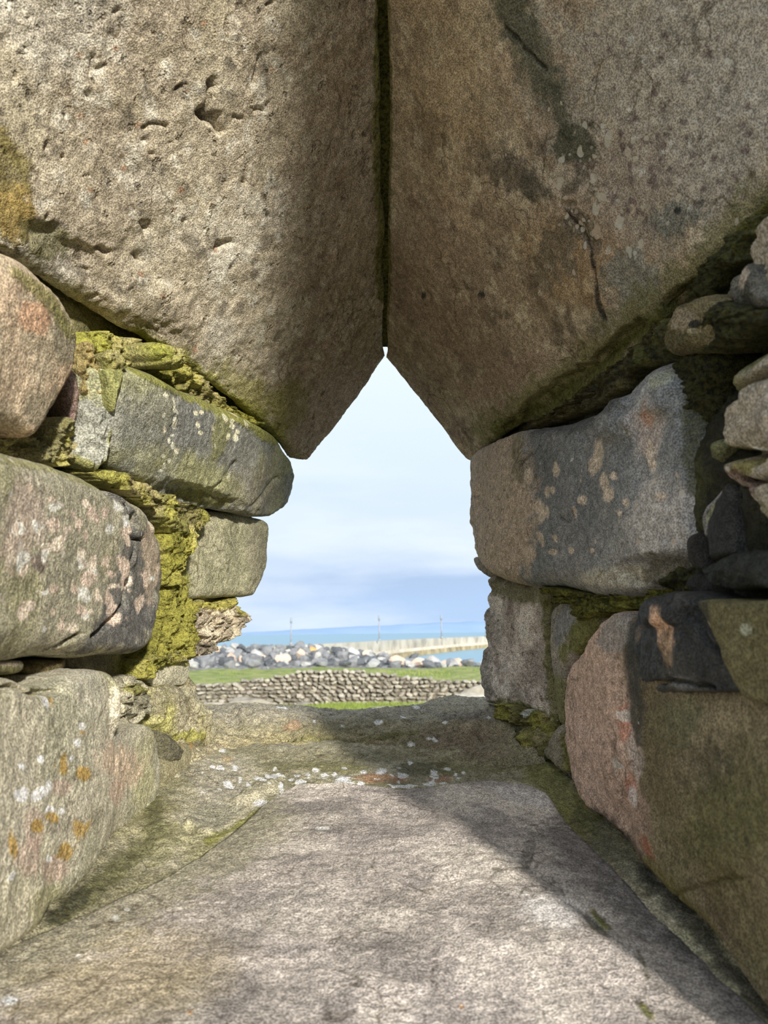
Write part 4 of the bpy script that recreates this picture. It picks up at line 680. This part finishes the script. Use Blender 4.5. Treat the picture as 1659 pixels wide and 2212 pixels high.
for i, (dy, d) in enumerate([(0, 1.30), (3, 1.235), (30, 1.15), (66, 1.085), (110, 1.03), (140, .985), (152, .955)]):
    row = []
    for x, yt in [(425, 1538), (470, 1524), (540, 1518), (640, 1521), (720, 1530), (800, 1529), (900, 1520), (990, 1512), (1080, 1512), (1130, 1530)]:
        yb = float(np.interp(x, [425, 470, 540, 620, 900, 1000, 1130], [1590, 1625, 1660, 1672, 1664, 1650, 1612]))
        row.append((x + (x - 800) * .02 * i, yt + (yb - yt) * dy / 152 if dy > 3 else yt + dy, d))
    net.append(row)
slab('sill_ledge', net, SILL, S(146, 138, 106), 'rough raised ledge stone along the outer edge of the sill', nu=300, nv=130, rnd=.02, T=.16, amp=.008, rough=.003, back=(0, .3, -1), pit=.4, lichen=.04, edges=(0, 1, 1, 1),
     alts=[(S(116, 110, 76), 9, .0, .3, .6), (S(172, 156, 126), 14, .2, .25, .6)],
     marks=[('line', [(450, 1535), (700, 1536), (900, 1535), (1080, 1525)], 22, S(150, 144, 130), .6), ('blob', 640, 1610, 130, 34, 0, S(158, 146, 92), .55, {'soft': .5}), ('blob', 780, 1615, 70, 30, 0, S(176, 154, 124), .5, {'soft': .5}), ('blob', 1000, 1600, 100, 40, 0, S(128, 106, 88), .55, {'soft': .5}), ('blob', 630, 1568, 18, 12, 0, S(170, 132, 96), .6), ('line', [(620, 1595), (780, 1600), (900, 1580)], 8, S(96, 96, 50), .6, {'moss': .3}), ('line', [(520, 1652), (640, 1664), (760, 1655)], 9, S(84, 84, 44), .7, {'moss': .3}), ('blob', 1010, 1550, 60, 14, 0, S(112, 106, 98), .6)]
     + [('blob', x, y, a, b, 0, S(236, 234, 224), 1, {'rag': .8, 'soft': .12}) for x, y, a, b in [(805, 1530, 5, 3), (820, 1561, 10, 3), (870, 1550, 5, 2), (890, 1610, 9, 5), (925, 1599, 6, 3), (940, 1601, 6, 3), (848, 1617, 4, 4), (850, 1627, 8, 3), (960, 1562, 6, 3), (740, 1565, 4, 3), (680, 1558, 4, 3), (447, 1557, 4, 4), (437, 1570, 4, 4), (610, 1528, 10, 2), (560, 1525, 14, 2), (900, 1530, 8, 2), (1055, 1552, 5, 3)]],
     cracks=[('crack', [(615, 1588), (630, 1592)], 5, .010), ('crack', [(688, 1597), (694, 1608)], 4, .008), ('crack', [(500, 1570), (560, 1580), (620, 1590), (760, 1602), (900, 1585)], 4, .004), ('strata', 1, 22, .0035), ('bump', 1060, 1580, 40, 25, 0, -.012), ('bump', 500, 1550, 30, 18, 20, -.010)])

# ------------------------------------------------------------------ the rest of the ruin round the camera, and an added shade wall
RUB = simple_material('ruin_masonry', [(.3, S(84, 80, 70)), (.5, S(132, 124, 108)), (.7, S(160, 152, 132))], 7, 8, bump=.03)
V, Fc = box_vf(-1.4, 1.4, .62, 1.28, 0, CAMZ - .40)
wfr = tag(pieces('wall_front', V, Fc, RUB), 'rubble wall around and below the window', kind='structure')
for bx in ((-2.6, -.66, .5, 1.28, 0, CAMZ + 1.9), (.66, 2.6, .5, 1.28, 0, CAMZ + 1.9), (-.66, .66, .5, 1.28, CAMZ + 1.2, CAMZ + 1.9)):
    V, Fc = box_vf(*bx); pieces('masonry', V, Fc, RUB, wfr)
V, Fc = box_vf(1.49, 4.5, -1.2, -.9, 0, 3.4)
V = [(.43 if (z > 1 and x < 2) else x, y, z) for x, y, z in V]      # edge of this added wall leans in to shape the shade it casts
tag(pieces('shade_wall', V, Fc, RUB), 'unseen wall end added behind the viewer to cast the shade', kind='structure')
#@@PART3
# ------------------------------------------------------------------ outside: ground, field wall, boulders, sea, pier
def bgp(px, py, Yw):                          # point on the picture ray at world distance Yw
    d = unproj(px, py, 1.0) - CAM
    return CAM + d * (Yw / d[1])
ZS = CAMZ
def gz(x, y):                                 # ground height
    y = np.asarray(y, float); x = np.asarray(x, float)
    z = np.interp(y, [-60, -8, 1.4, 6, 20, 30, 45, 62, 66, 82, 90, 110, 400], [0, 0, -.3, -1.0, -2.45, -2.78, -2.85, -2.85, -2.95, -2.5, -3.6, -8, -9]) + 0 * x
    bank = np.interp(x, [-40, -14, -6, -2, 1.5, 5, 12, 40], [.85, .85, .6, .1, -.65, -1.25, -1.5, -1.5]) * np.interp(y, [62, 80, 86, 95], [0, 1, 1, 0])
    return np.where(y < 1.35, -CAMZ, z + bank) + ZS
GRASS = simple_material('grass_ground', [(.25, S(104, 114, 60)), (.45, S(132, 144, 80)), (.6, S(156, 158, 100)), (.8, S(170, 162, 118))], 1.1, 8, bump=.06)
xs = np.r_[np.linspace(-120, -30, 10), np.linspace(-28, 28, 90), np.linspace(30, 120, 10)]; ys = np.r_[np.linspace(-30, 1.3, 8), 1.4, np.linspace(3, 100, 150)]
XX, YY = np.meshgrid(xs, ys); PP = np.stack([XX, YY, np.zeros_like(XX)], -1).reshape(-1, 3)
ZZ = gz(XX, YY) + np.where(YY > 4, fbm(PP, .35, 4, 7).reshape(XX.shape) * .22, 0)
ny, nx = XX.shape; ii = np.arange(nx * ny).reshape(ny, nx)
q = np.stack([ii[:-1, :-1], ii[:-1, 1:], ii[1:, 1:], ii[1:, :-1]], -1).reshape(-1, 4)
g = mesh_obj('ground', np.stack([XX, YY, ZZ], -1).reshape(-1, 3), q, np.zeros((0, 3), int), GRASS)
tag(g, 'rough green pasture sloping down to the shore', kind='structure')

V, Fc = box_vf(-6, 7, -9, 1.25, -.15, 0.02)  # unseen floor, added pale so sunlight bounces back onto the stones
tag(pieces('floor', V, Fc, simple_material('bounce_floor', [(.3, S(150, 142, 126)), (.6, S(196, 188, 170))], 9, 8, bump=.01)), 'pale gravel floor added inside the ruin to bounce light', kind='structure')
# sea
SEA = bpy.data.materials.new('sea_water'); SEA.use_nodes = True
t = SEA.node_tree; b = t.nodes['Principled BSDF']; b.inputs['Base Color'].default_value = (*S(120, 164, 184), 1); b.inputs['Roughness'].default_value = .35; b.inputs['Specular IOR Level'].default_value = .4
tcn = nd(t, 'ShaderNodeTexCoord'); mpn = nd(t, 'ShaderNodeMapping'); mpn.inputs['Scale'].default_value = (.25, .9, 1); t.links.new(tcn.outputs['Object'], mpn.inputs[0])
nn = nd(t, 'ShaderNodeTexNoise'); nn.inputs['Scale'].default_value = .6; nn.inputs['Detail'].default_value = 5; t.links.new(mpn.outputs[0], nn.inputs['Vector'])
bb = nd(t, 'ShaderNodeBump'); bb.inputs['Distance'].default_value = .35; bb.inputs['Strength'].default_value = .7; t.links.new(nn.outputs['Fac'], bb.inputs['Height']); t.links.new(bb.outputs[0], b.inputs['Normal'])
zsea = ZS - 5.5
tag(pieces('sea', [(-30000, 84, zsea), (30000, 84, zsea), (30000, 42000, zsea), (-30000, 42000, zsea)], [(0, 1, 2, 3)], SEA), 'pale blue sea reaching the horizon', kind='structure')
# far hills across the water
HILL = simple_material('hills_haze_tint', [(.4, S(150, 176, 206)), (.6, S(156, 180, 208))], .0006, 3, rough=1, spec=0)  # haze of distance put into the base colour, close to the sky
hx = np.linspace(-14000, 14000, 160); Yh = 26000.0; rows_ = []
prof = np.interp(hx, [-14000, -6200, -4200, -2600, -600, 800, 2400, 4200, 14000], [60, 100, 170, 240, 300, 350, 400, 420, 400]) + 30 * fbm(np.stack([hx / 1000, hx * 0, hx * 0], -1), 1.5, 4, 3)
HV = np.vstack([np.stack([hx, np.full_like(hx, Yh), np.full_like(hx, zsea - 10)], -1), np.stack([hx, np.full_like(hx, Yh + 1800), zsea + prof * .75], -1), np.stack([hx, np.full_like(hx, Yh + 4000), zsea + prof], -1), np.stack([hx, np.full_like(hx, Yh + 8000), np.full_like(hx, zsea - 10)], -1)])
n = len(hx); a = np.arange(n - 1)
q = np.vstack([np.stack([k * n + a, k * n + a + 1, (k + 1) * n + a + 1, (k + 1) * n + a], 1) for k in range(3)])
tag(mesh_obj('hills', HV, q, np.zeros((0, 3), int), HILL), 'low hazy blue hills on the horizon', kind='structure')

# shared rock shapes
def rock_mesh(name, seed, mat, lev=2, flat=.7, rough_=.30):
    import bmesh
    bm = bmesh.new(); bmesh.ops.create_icosphere(bm, subdivisions=lev, radius=1.0)
    r = random.Random(seed)
    P = np.array([v.co[:] for v in bm.verts])
    for k in range(12):                          # planar facets, as broken rock has
        d = np.array([r.gauss(0, 1), r.gauss(0, 1), r.gauss(0, 1)]); d /= np.linalg.norm(d); c = r.uniform(.42, .8)
        s = P @ d; P = np.where((s > c)[:, None], P - np.outer(s - c, d) * .9, P)
    P *= 1 + rough_ * fbm(P, 1.3, 2, seed)[:, None]
    P *= np.array([r.uniform(.85, 1.2), r.uniform(.8, 1.1), flat * r.uniform(.8, 1.15)])
    for v, p in zip(bm.verts, P): v.co = p
    me = bpy.data.meshes.new(name); bm.to_mesh(me); bm.free(); me.materials.append(mat)
    for p in me.polygons: p.use_smooth = False
    return me
FIELD = simple_material('field_stone', [(.15, S(124, 118, 108)), (.4, S(154, 147, 134)), (.6, S(174, 167, 153)), (.9, S(202, 195, 181))], 3.0, 5, random_mix=.5)
TONES = [('dark grey', [(.2, S(80, 84, 89)), (.8, S(116, 119, 122))]), ('mid-grey', [(.2, S(116, 119, 123)), (.8, S(146, 147, 148))]), ('pale grey', [(.2, S(152, 153, 153)), (.8, S(198, 195, 190))])]
TMAT = [simple_material(n_.replace(' ', '_').replace('-', '_') + '_rock', st_, 1.6, 5, random_mix=.3, bump=.05) for n_, st_ in TONES]
SHORE = TMAT[1]
PEACH = simple_material('peach_rock', [(.3, S(192, 168, 150)), (.6, S(212, 192, 174))], 2.0, 4, random_mix=.3)
ORANGE = simple_material('orange_rock', [(.3, S(206, 150, 84)), (.6, S(222, 176, 118))], 2.0, 4)

# dry stone field wall, 30 m out
R = random.Random(11)
fw = empty('field_wall', (-1.5, 30.2, float(gz(-1.5, 30.2))))
tag(fw, 'dry stone field wall of stacked rubble crossing the pasture', 'wall')
fmesh = [rock_mesh('field_stone_%s' % 'abcdefgh'[k], 50 + k, FIELD, 1, .8, .2) for k in range(8)]
def wall_top(x):
    return float(np.interp(x, [-14, -8.2, -6.6, -4.6, -3.2, -1.6, 0.2, 2.2, 4.4, 9], [1.0, .92, .98, 1.16, 1.42, 1.42, 1.2, .98, .9, .9]))
cand = []
z = 0.0; row = 0
for row in range(11):
    x = -10.2 + R.uniform(0, .2)
    while x < 6.2:
        w = R.uniform(.17, .42); zc = .09 + row * .152
        if zc < wall_top(x) - .03:
            h = R.uniform(.15, .21); cand.append((x + w / 2, zc + R.uniform(-.02, .02), w, h))
        x += w * .93
cand.sort(key=lambda c: -(c[2] * c[3]) - (1.0 if -7.6 < c[0] < 4.3 else 0))
F0 = np.array(fw.location)
rest_V, rest_F = [], []
for i, (x, zc, w, h) in enumerate(cand):
    gx = float(gz(x, 30.2)); me = fmesh[i % 8]; yaw = R.uniform(-.3, .3); tl = R.gauss(.0, .25) + (.35 if -4.4 < x < 0 else 0)
    yj = 30.2 + R.uniform(-.08, .06)
    if i < 300:
        o = bpy.data.objects.new('stone', me); COL.objects.link(o); o.parent = fw
        o.location = (x - F0[0], yj - F0[1], gx + zc - F0[2]); o.rotation_euler = (R.uniform(-.2, .2), tl, yaw); o.scale = (w * .63, .26, h * .8)
    else:
        Mx = mathutils.Matrix.LocRotScale(mathutils.Vector((x - F0[0], yj - F0[1], gx + zc - F0[2])), mathutils.Euler((0, tl, yaw)), mathutils.Vector((w * .63, .26, h * .8)))
        b0 = len(rest_V); rest_V += [Mx @ v.co for v in me.vertices]; rest_F += [tuple(b0 + k for k in p.vertices) for p in me.polygons]
if rest_V: tag(pieces('small_stones', rest_V, rest_F, FIELD, fw), kind='stuff')
# rubble heart of the wall
hxs = np.linspace(-10.2, 6.2, 60); hv = []; hf = []
for k, x in enumerate(hxs):
    gx = float(gz(x, 30.2)); tp = wall_top(x) - .10
    for (dy, zz) in ((.06, -.3), (.06, tp), (.3, tp), (.3, -.3)): hv.append((x - F0[0], 30.2 + dy - F0[1], gx + zz - F0[2]))
    if k:
        b0 = 4 * k
        for m in range(4): hf.append((b0 - 4 + m, b0 - 4 + (m + 1) % 4, b0 + (m + 1) % 4, b0 + m))
pieces('rubble_core', hv, hf, simple_material('wall_heart', [(.3, S(98, 92, 82)), (.7, S(126, 118, 105))], 8, 4), fw)

# boulders of the shore bank
bmesh_ = [rock_mesh('boulder_%s' % 'abcdefghijkl'[k], 80 + k, TMAT[k % 3], 2, .75, .3) for k in range(12)]
bpeach = [rock_mesh('peach_boulder_%s' % 'ab'[k], 95 + k, PEACH, 2, .75, .3) for k in range(2)]
borange = rock_mesh('orange_boulder', 99, ORANGE, 2, .9, .25)
def boulder(x, y, s, me, label, group='boulders of the shore bank', sink=.25, flat=1.0):
    o = bpy.data.objects.new('boulder', me); COL.objects.link(o)
    o.location = (x, y, float(gz(x, y)) + s * flat * (.75 - sink)); o.rotation_euler = (R.uniform(-.25, .25), R.uniform(-.25, .25), R.uniform(0, 6.28)); o.scale = (s, s, s * flat)
    return tag(o, label, 'boulder', group)
placed = []
SPECIAL = [(676, 1404, 79, .62, borange, 'orange boulder on the crest of the shore bank'), (498, 1422, 70, .66, bpeach[0], 'peach boulder below the jagged jamb stone'),
           (612, 1424, 69, .8, bpeach[1], 'large tan boulder on the shore bank below the first pole'), (789, 1412, 76, .5, bpeach[0], 'cream boulder where the bank meets the pier'),
           (893, 1419, 76, .8, bmesh_[3], 'tall grey boulder standing out against the inlet'), (938, 1427, 73, .85, bmesh_[5], 'big rounded grey boulder against the inlet'), (985, 1432, 70, .7, bpeach[1], 'orange-tinged boulder at the edge of the inlet')]
for (px, py, Yw, s, me, lab) in SPECIAL:
    p = bgp(px, py, Yw); o = boulder(p[0], p[1], s, me, lab); o.location.z = p[2]; placed.append((p[0], p[1], s))
def zone(x, y):
    px = CX + x / y * F
    w = 'beneath the jagged jamb stone' if px < 540 else 'below the first pole' if px < 690 else 'near the landward end of the pier' if px < 820 else 'in front of the inlet' if px < 960 else 'beside the pocked jamb stone'
    h = 'low on the bank' if y < 67 else 'along the crest' if y > 78 else 'halfway up the bank'
    return h + ' ' + w
nb = 0
small_V, small_F = [], []
for k in range(9000):
    x, y = R.uniform(-20.5, 11.5), R.uniform(64.0, 85)
    if k < 1500: s = R.uniform(.5, .82)
    elif k < 4000: s = R.uniform(.36, .5)
    else: s = R.uniform(.18, .34)
    if x > 1 and y > 79: continue
    if any((x - a) ** 2 + (y - b) ** 2 < (1.1 * (s + c)) ** 2 for a, b, c in placed): continue
    placed.append((x, y, s))
    if s > .35 and nb < 285:
        p = R.random(); tone = R.randrange(12)
        if p < .05: boulder(x, y, s, bpeach[nb % 2], 'peach boulder ' + zone(x, y), sink=.1)
        else: boulder(x, y, s, bmesh_[tone], ('large ' if s > .62 else 'middling ' if s > .48 else 'small ') + TONES[tone % 3][0] + ' boulder ' + zone(x, y), sink=.1)
        nb += 1
    else:
        me = bmesh_[k % 10]; Mx = mathutils.Matrix.LocRotScale(mathutils.Vector((x, y, float(gz(x, y)) + s * .4)), mathutils.Euler((R.uniform(-.3, .3), R.uniform(-.3, .3), R.uniform(0, 6))), mathutils.Vector((s, s, s)))
        b0 = len(small_V); small_V += [Mx @ v.co for v in me.vertices]; small_F += [tuple(b0 + q_ for q_ in p_.vertices) for p_ in me.polygons]
COB = simple_material('cobbles', [(.3, S(96, 98, 100)), (.5, S(138, 138, 137)), (.7, S(182, 178, 172))], .8, 5)
tag(pieces('cobbles', small_V, small_F, COB), 'small grey cobbles filling between the shore boulders', cat='cobbles', kind='stuff')
bx_ = np.linspace(-24, 14, 60); by_ = np.linspace(63.2, 92, 30); BX, BY = np.meshgrid(bx_, by_)
BZ = gz(BX, BY) + .12 + .1 * fbm(np.stack([BX, BY, BX * 0], -1).reshape(-1, 3), .8, 3, 9).reshape(BX.shape); BZ[0] -= .5
i2 = np.arange(BX.size).reshape(BX.shape)
tag(mesh_obj('shore_bank', np.stack([BX, BY, BZ], -1).reshape(-1, 3), np.stack([i2[:-1, :-1], i2[:-1, 1:], i2[1:, 1:], i2[1:, :-1]], -1).reshape(-1, 4), np.zeros((0, 3), int),
             simple_material('shingle', [(.3, S(96, 98, 100)), (.7, S(150, 148, 144))], 2.5, 6, bump=.1)), 'bank of grey shingle under the boulders', kind='structure')
# loose stones in the pasture
LOOSE = []
def loose(px, py, Yw, sx, sy, sz, k, lab, mat=None):
    p = bgp(px, py, Yw); o = bpy.data.objects.new('boulder', rock_mesh('field_boulder', 200 + k, mat or FIELD, 3, .7, .25)); COL.objects.link(o)
    o.location = (p[0], p[1], float(gz(p[0], p[1])) + sz * .5); o.scale = (sx, sy, sz); o.rotation_euler = (0, 0, R.uniform(-.3, .3)); tag(o, lab, 'boulder'); LOOSE.append((p[0], p[1], max(sx, sy)))
loose(545, 1508, 28.6, 1.0, .6, .42, 1, 'long flat pale boulder at the foot of the field wall')
loose(455, 1512, 28.8, .8, .5, .3, 2, 'flat grey boulder half hidden by the lichen-coated jamb')
loose(655, 1500, 29.2, .5, .4, .26, 6, 'squat pale boulder against the base of the field wall')
loose(832, 1517, 27.0, .5, .4, .16, 3, 'low flat stone in the grass before the field wall')
loose(1012, 1500, 27.5, .75, .6, .55, 4, 'pale rounded boulder beside the pocked jamb stone')
loose(1046, 1480, 28.8, .85, .6, .95, 5, 'large tan boulder half hidden behind the pocked jamb stone')
loose(558, 1461, 44, .45, .4, .3, 7, 'single white stone lying in the grass behind the field wall', simple_material('white_stone', [(.3, S(206, 204, 200)), (.6, S(230, 228, 224))], 3, 3))

# grass blades: near tufts before and behind the wall
gv, gf = [], []
for k in range(9000):
    zone = R.random()
    if zone < .45: x, y = R.gauss(-1.4, 1.3), R.uniform(25.5, 29.6)
    elif zone < .7: x, y = R.uniform(-8, 5.5), R.uniform(27.5, 29.8)
    else: x, y = R.uniform(-13, 8), R.uniform(34, 60)
    if any((x - a) ** 2 + (y - b) ** 2 < (c * 1.35) ** 2 for a, b, c in LOOSE): continue
    zz = float(gz(x, y)); hh = R.uniform(.08, .2) * (1.2 if y < 32 else 1.0); a = R.uniform(0, 6.28); w = .035; lx, ly = R.gauss(0, .07), R.gauss(0, .07)
    b0 = len(gv); c, s = math.cos(a) * w, math.sin(a) * w
    gv += [(x - c, y - s, zz - .12), (x + c, y + s, zz - .12), (x + lx, y + ly, zz + hh)]; gf.append((b0, b0 + 1, b0 + 2))
BL = simple_material('grass_blade', [(.3, S(106, 124, 56)), (.6, S(142, 156, 78))], 2.5, 3)
tag(pieces('grass', gv, gf, BL), 'green grass tufts around the field wall', kind='stuff', cat='grass')

# pier
CONC = simple_material('pier_concrete', [(.3, S(150, 144, 132)), (.5, S(188, 180, 164)), (.7, S(206, 198, 182))], .25, 6)
CONC2 = simple_material('pier_concrete_pale', [(.3, S(196, 184, 164)), (.6, S(222, 214, 198))], .4, 6)
TIDE = simple_material('pier_tide_band', [(.3, S(128, 116, 92)), (.5, S(170, 154, 120)), (.7, S(196, 178, 144))], .35, 6)
pier = empty('pier', (-8, 120, zsea)); tag(pier, 'long pale concrete pier wall running out into the sea', 'pier')
knots = [(300, 80), (500, 94), (610, 104), (720, 120), (800, 142), (870, 172), (935, 202), (988, 232), (1060, 272), (1200, 400)]
pts = [((px - CX) / F * Yw, Yw) for px, Yw in knots]
def strip(a, b, o0, o1, z0, z1, mat, name):
    a = np.array(a); b = np.array(b); d = (b - a) / np.linalg.norm(b - a); nrm = np.array([-d[1], d[0]]); g0 = a + d * .06; g1 = b - d * .06
    c = [g0 + nrm * o0, g1 + nrm * o0, g1 + nrm * o1, g0 + nrm * o1]
    V = [(p[0] + 8, p[1] - 120, z0 - zsea) for p in c] + [(p[0] + 8, p[1] - 120, z1 - zsea) for p in c]
    return pieces(name, V, [(0, 3, 2, 1), (4, 5, 6, 7), (0, 1, 5, 4), (1, 2, 6, 5), (2, 3, 7, 6), (3, 0, 4, 7)], mat, pier)
for a, b in zip(pts[:-1], pts[1:]):
    strip(a, b, .9, 2.6, zsea + 1.6, ZS - 1.5, CONC, 'parapet')
    strip(a, b, .35, 2.6, zsea + .9, zsea + 1.9, CONC2, 'quay_edge')
    strip(a, b, 0, 2.6, zsea - 2, zsea + 1.2, TIDE, 'tide_wall')
# poles
POLE = simple_material('pole_paint', [(.3, S(142, 148, 158)), (.6, S(154, 160, 168))], 1, 2)
def pole(px, Yw, hgt, lab):
    x = (px - CX) / F * Yw; z0 = ZS - 1.49
    r = empty('pole', (x, Yw + 1.6, z0)); tag(r, lab, 'pole', 'slender poles along the pier')
    def tube(name, r0_, r1_, za, zb, n=10, y=0, x_=0):
        V = [(x_ + r0_ * math.cos(k * 2 * math.pi / n), y + r0_ * math.sin(k * 2 * math.pi / n), za) for k in range(n)] + [(x_ + r1_ * math.cos(k * 2 * math.pi / n), y + r1_ * math.sin(k * 2 * math.pi / n), zb) for k in range(n)]
        pieces(name, V, [(k, (k + 1) % n, n + (k + 1) % n, n + k) for k in range(n)] + [tuple(range(n))[::-1], tuple(range(n, 2 * n))], POLE, r, True)
    w = .0011 * Yw
    tube('shaft', w, w * .8, 0, hgt * .8); tube('pole_head', w * 1.25, w * 1.2, hgt * .8, hgt); tube('base', w * 1.9, w * 1.9, 0, .4)
pole(625, 107, 3.9, 'slender grey pole nearest the shore, rising over the boulders'); pole(816, 147, 5.0, 'second slender pole along the pier, in mid view')
pole(950, 210, 6.2, 'third slender pole along the pier, over the inlet'); pole(1045, 262, 6.4, 'farthest slender pole, beside the pocked jamb stone')
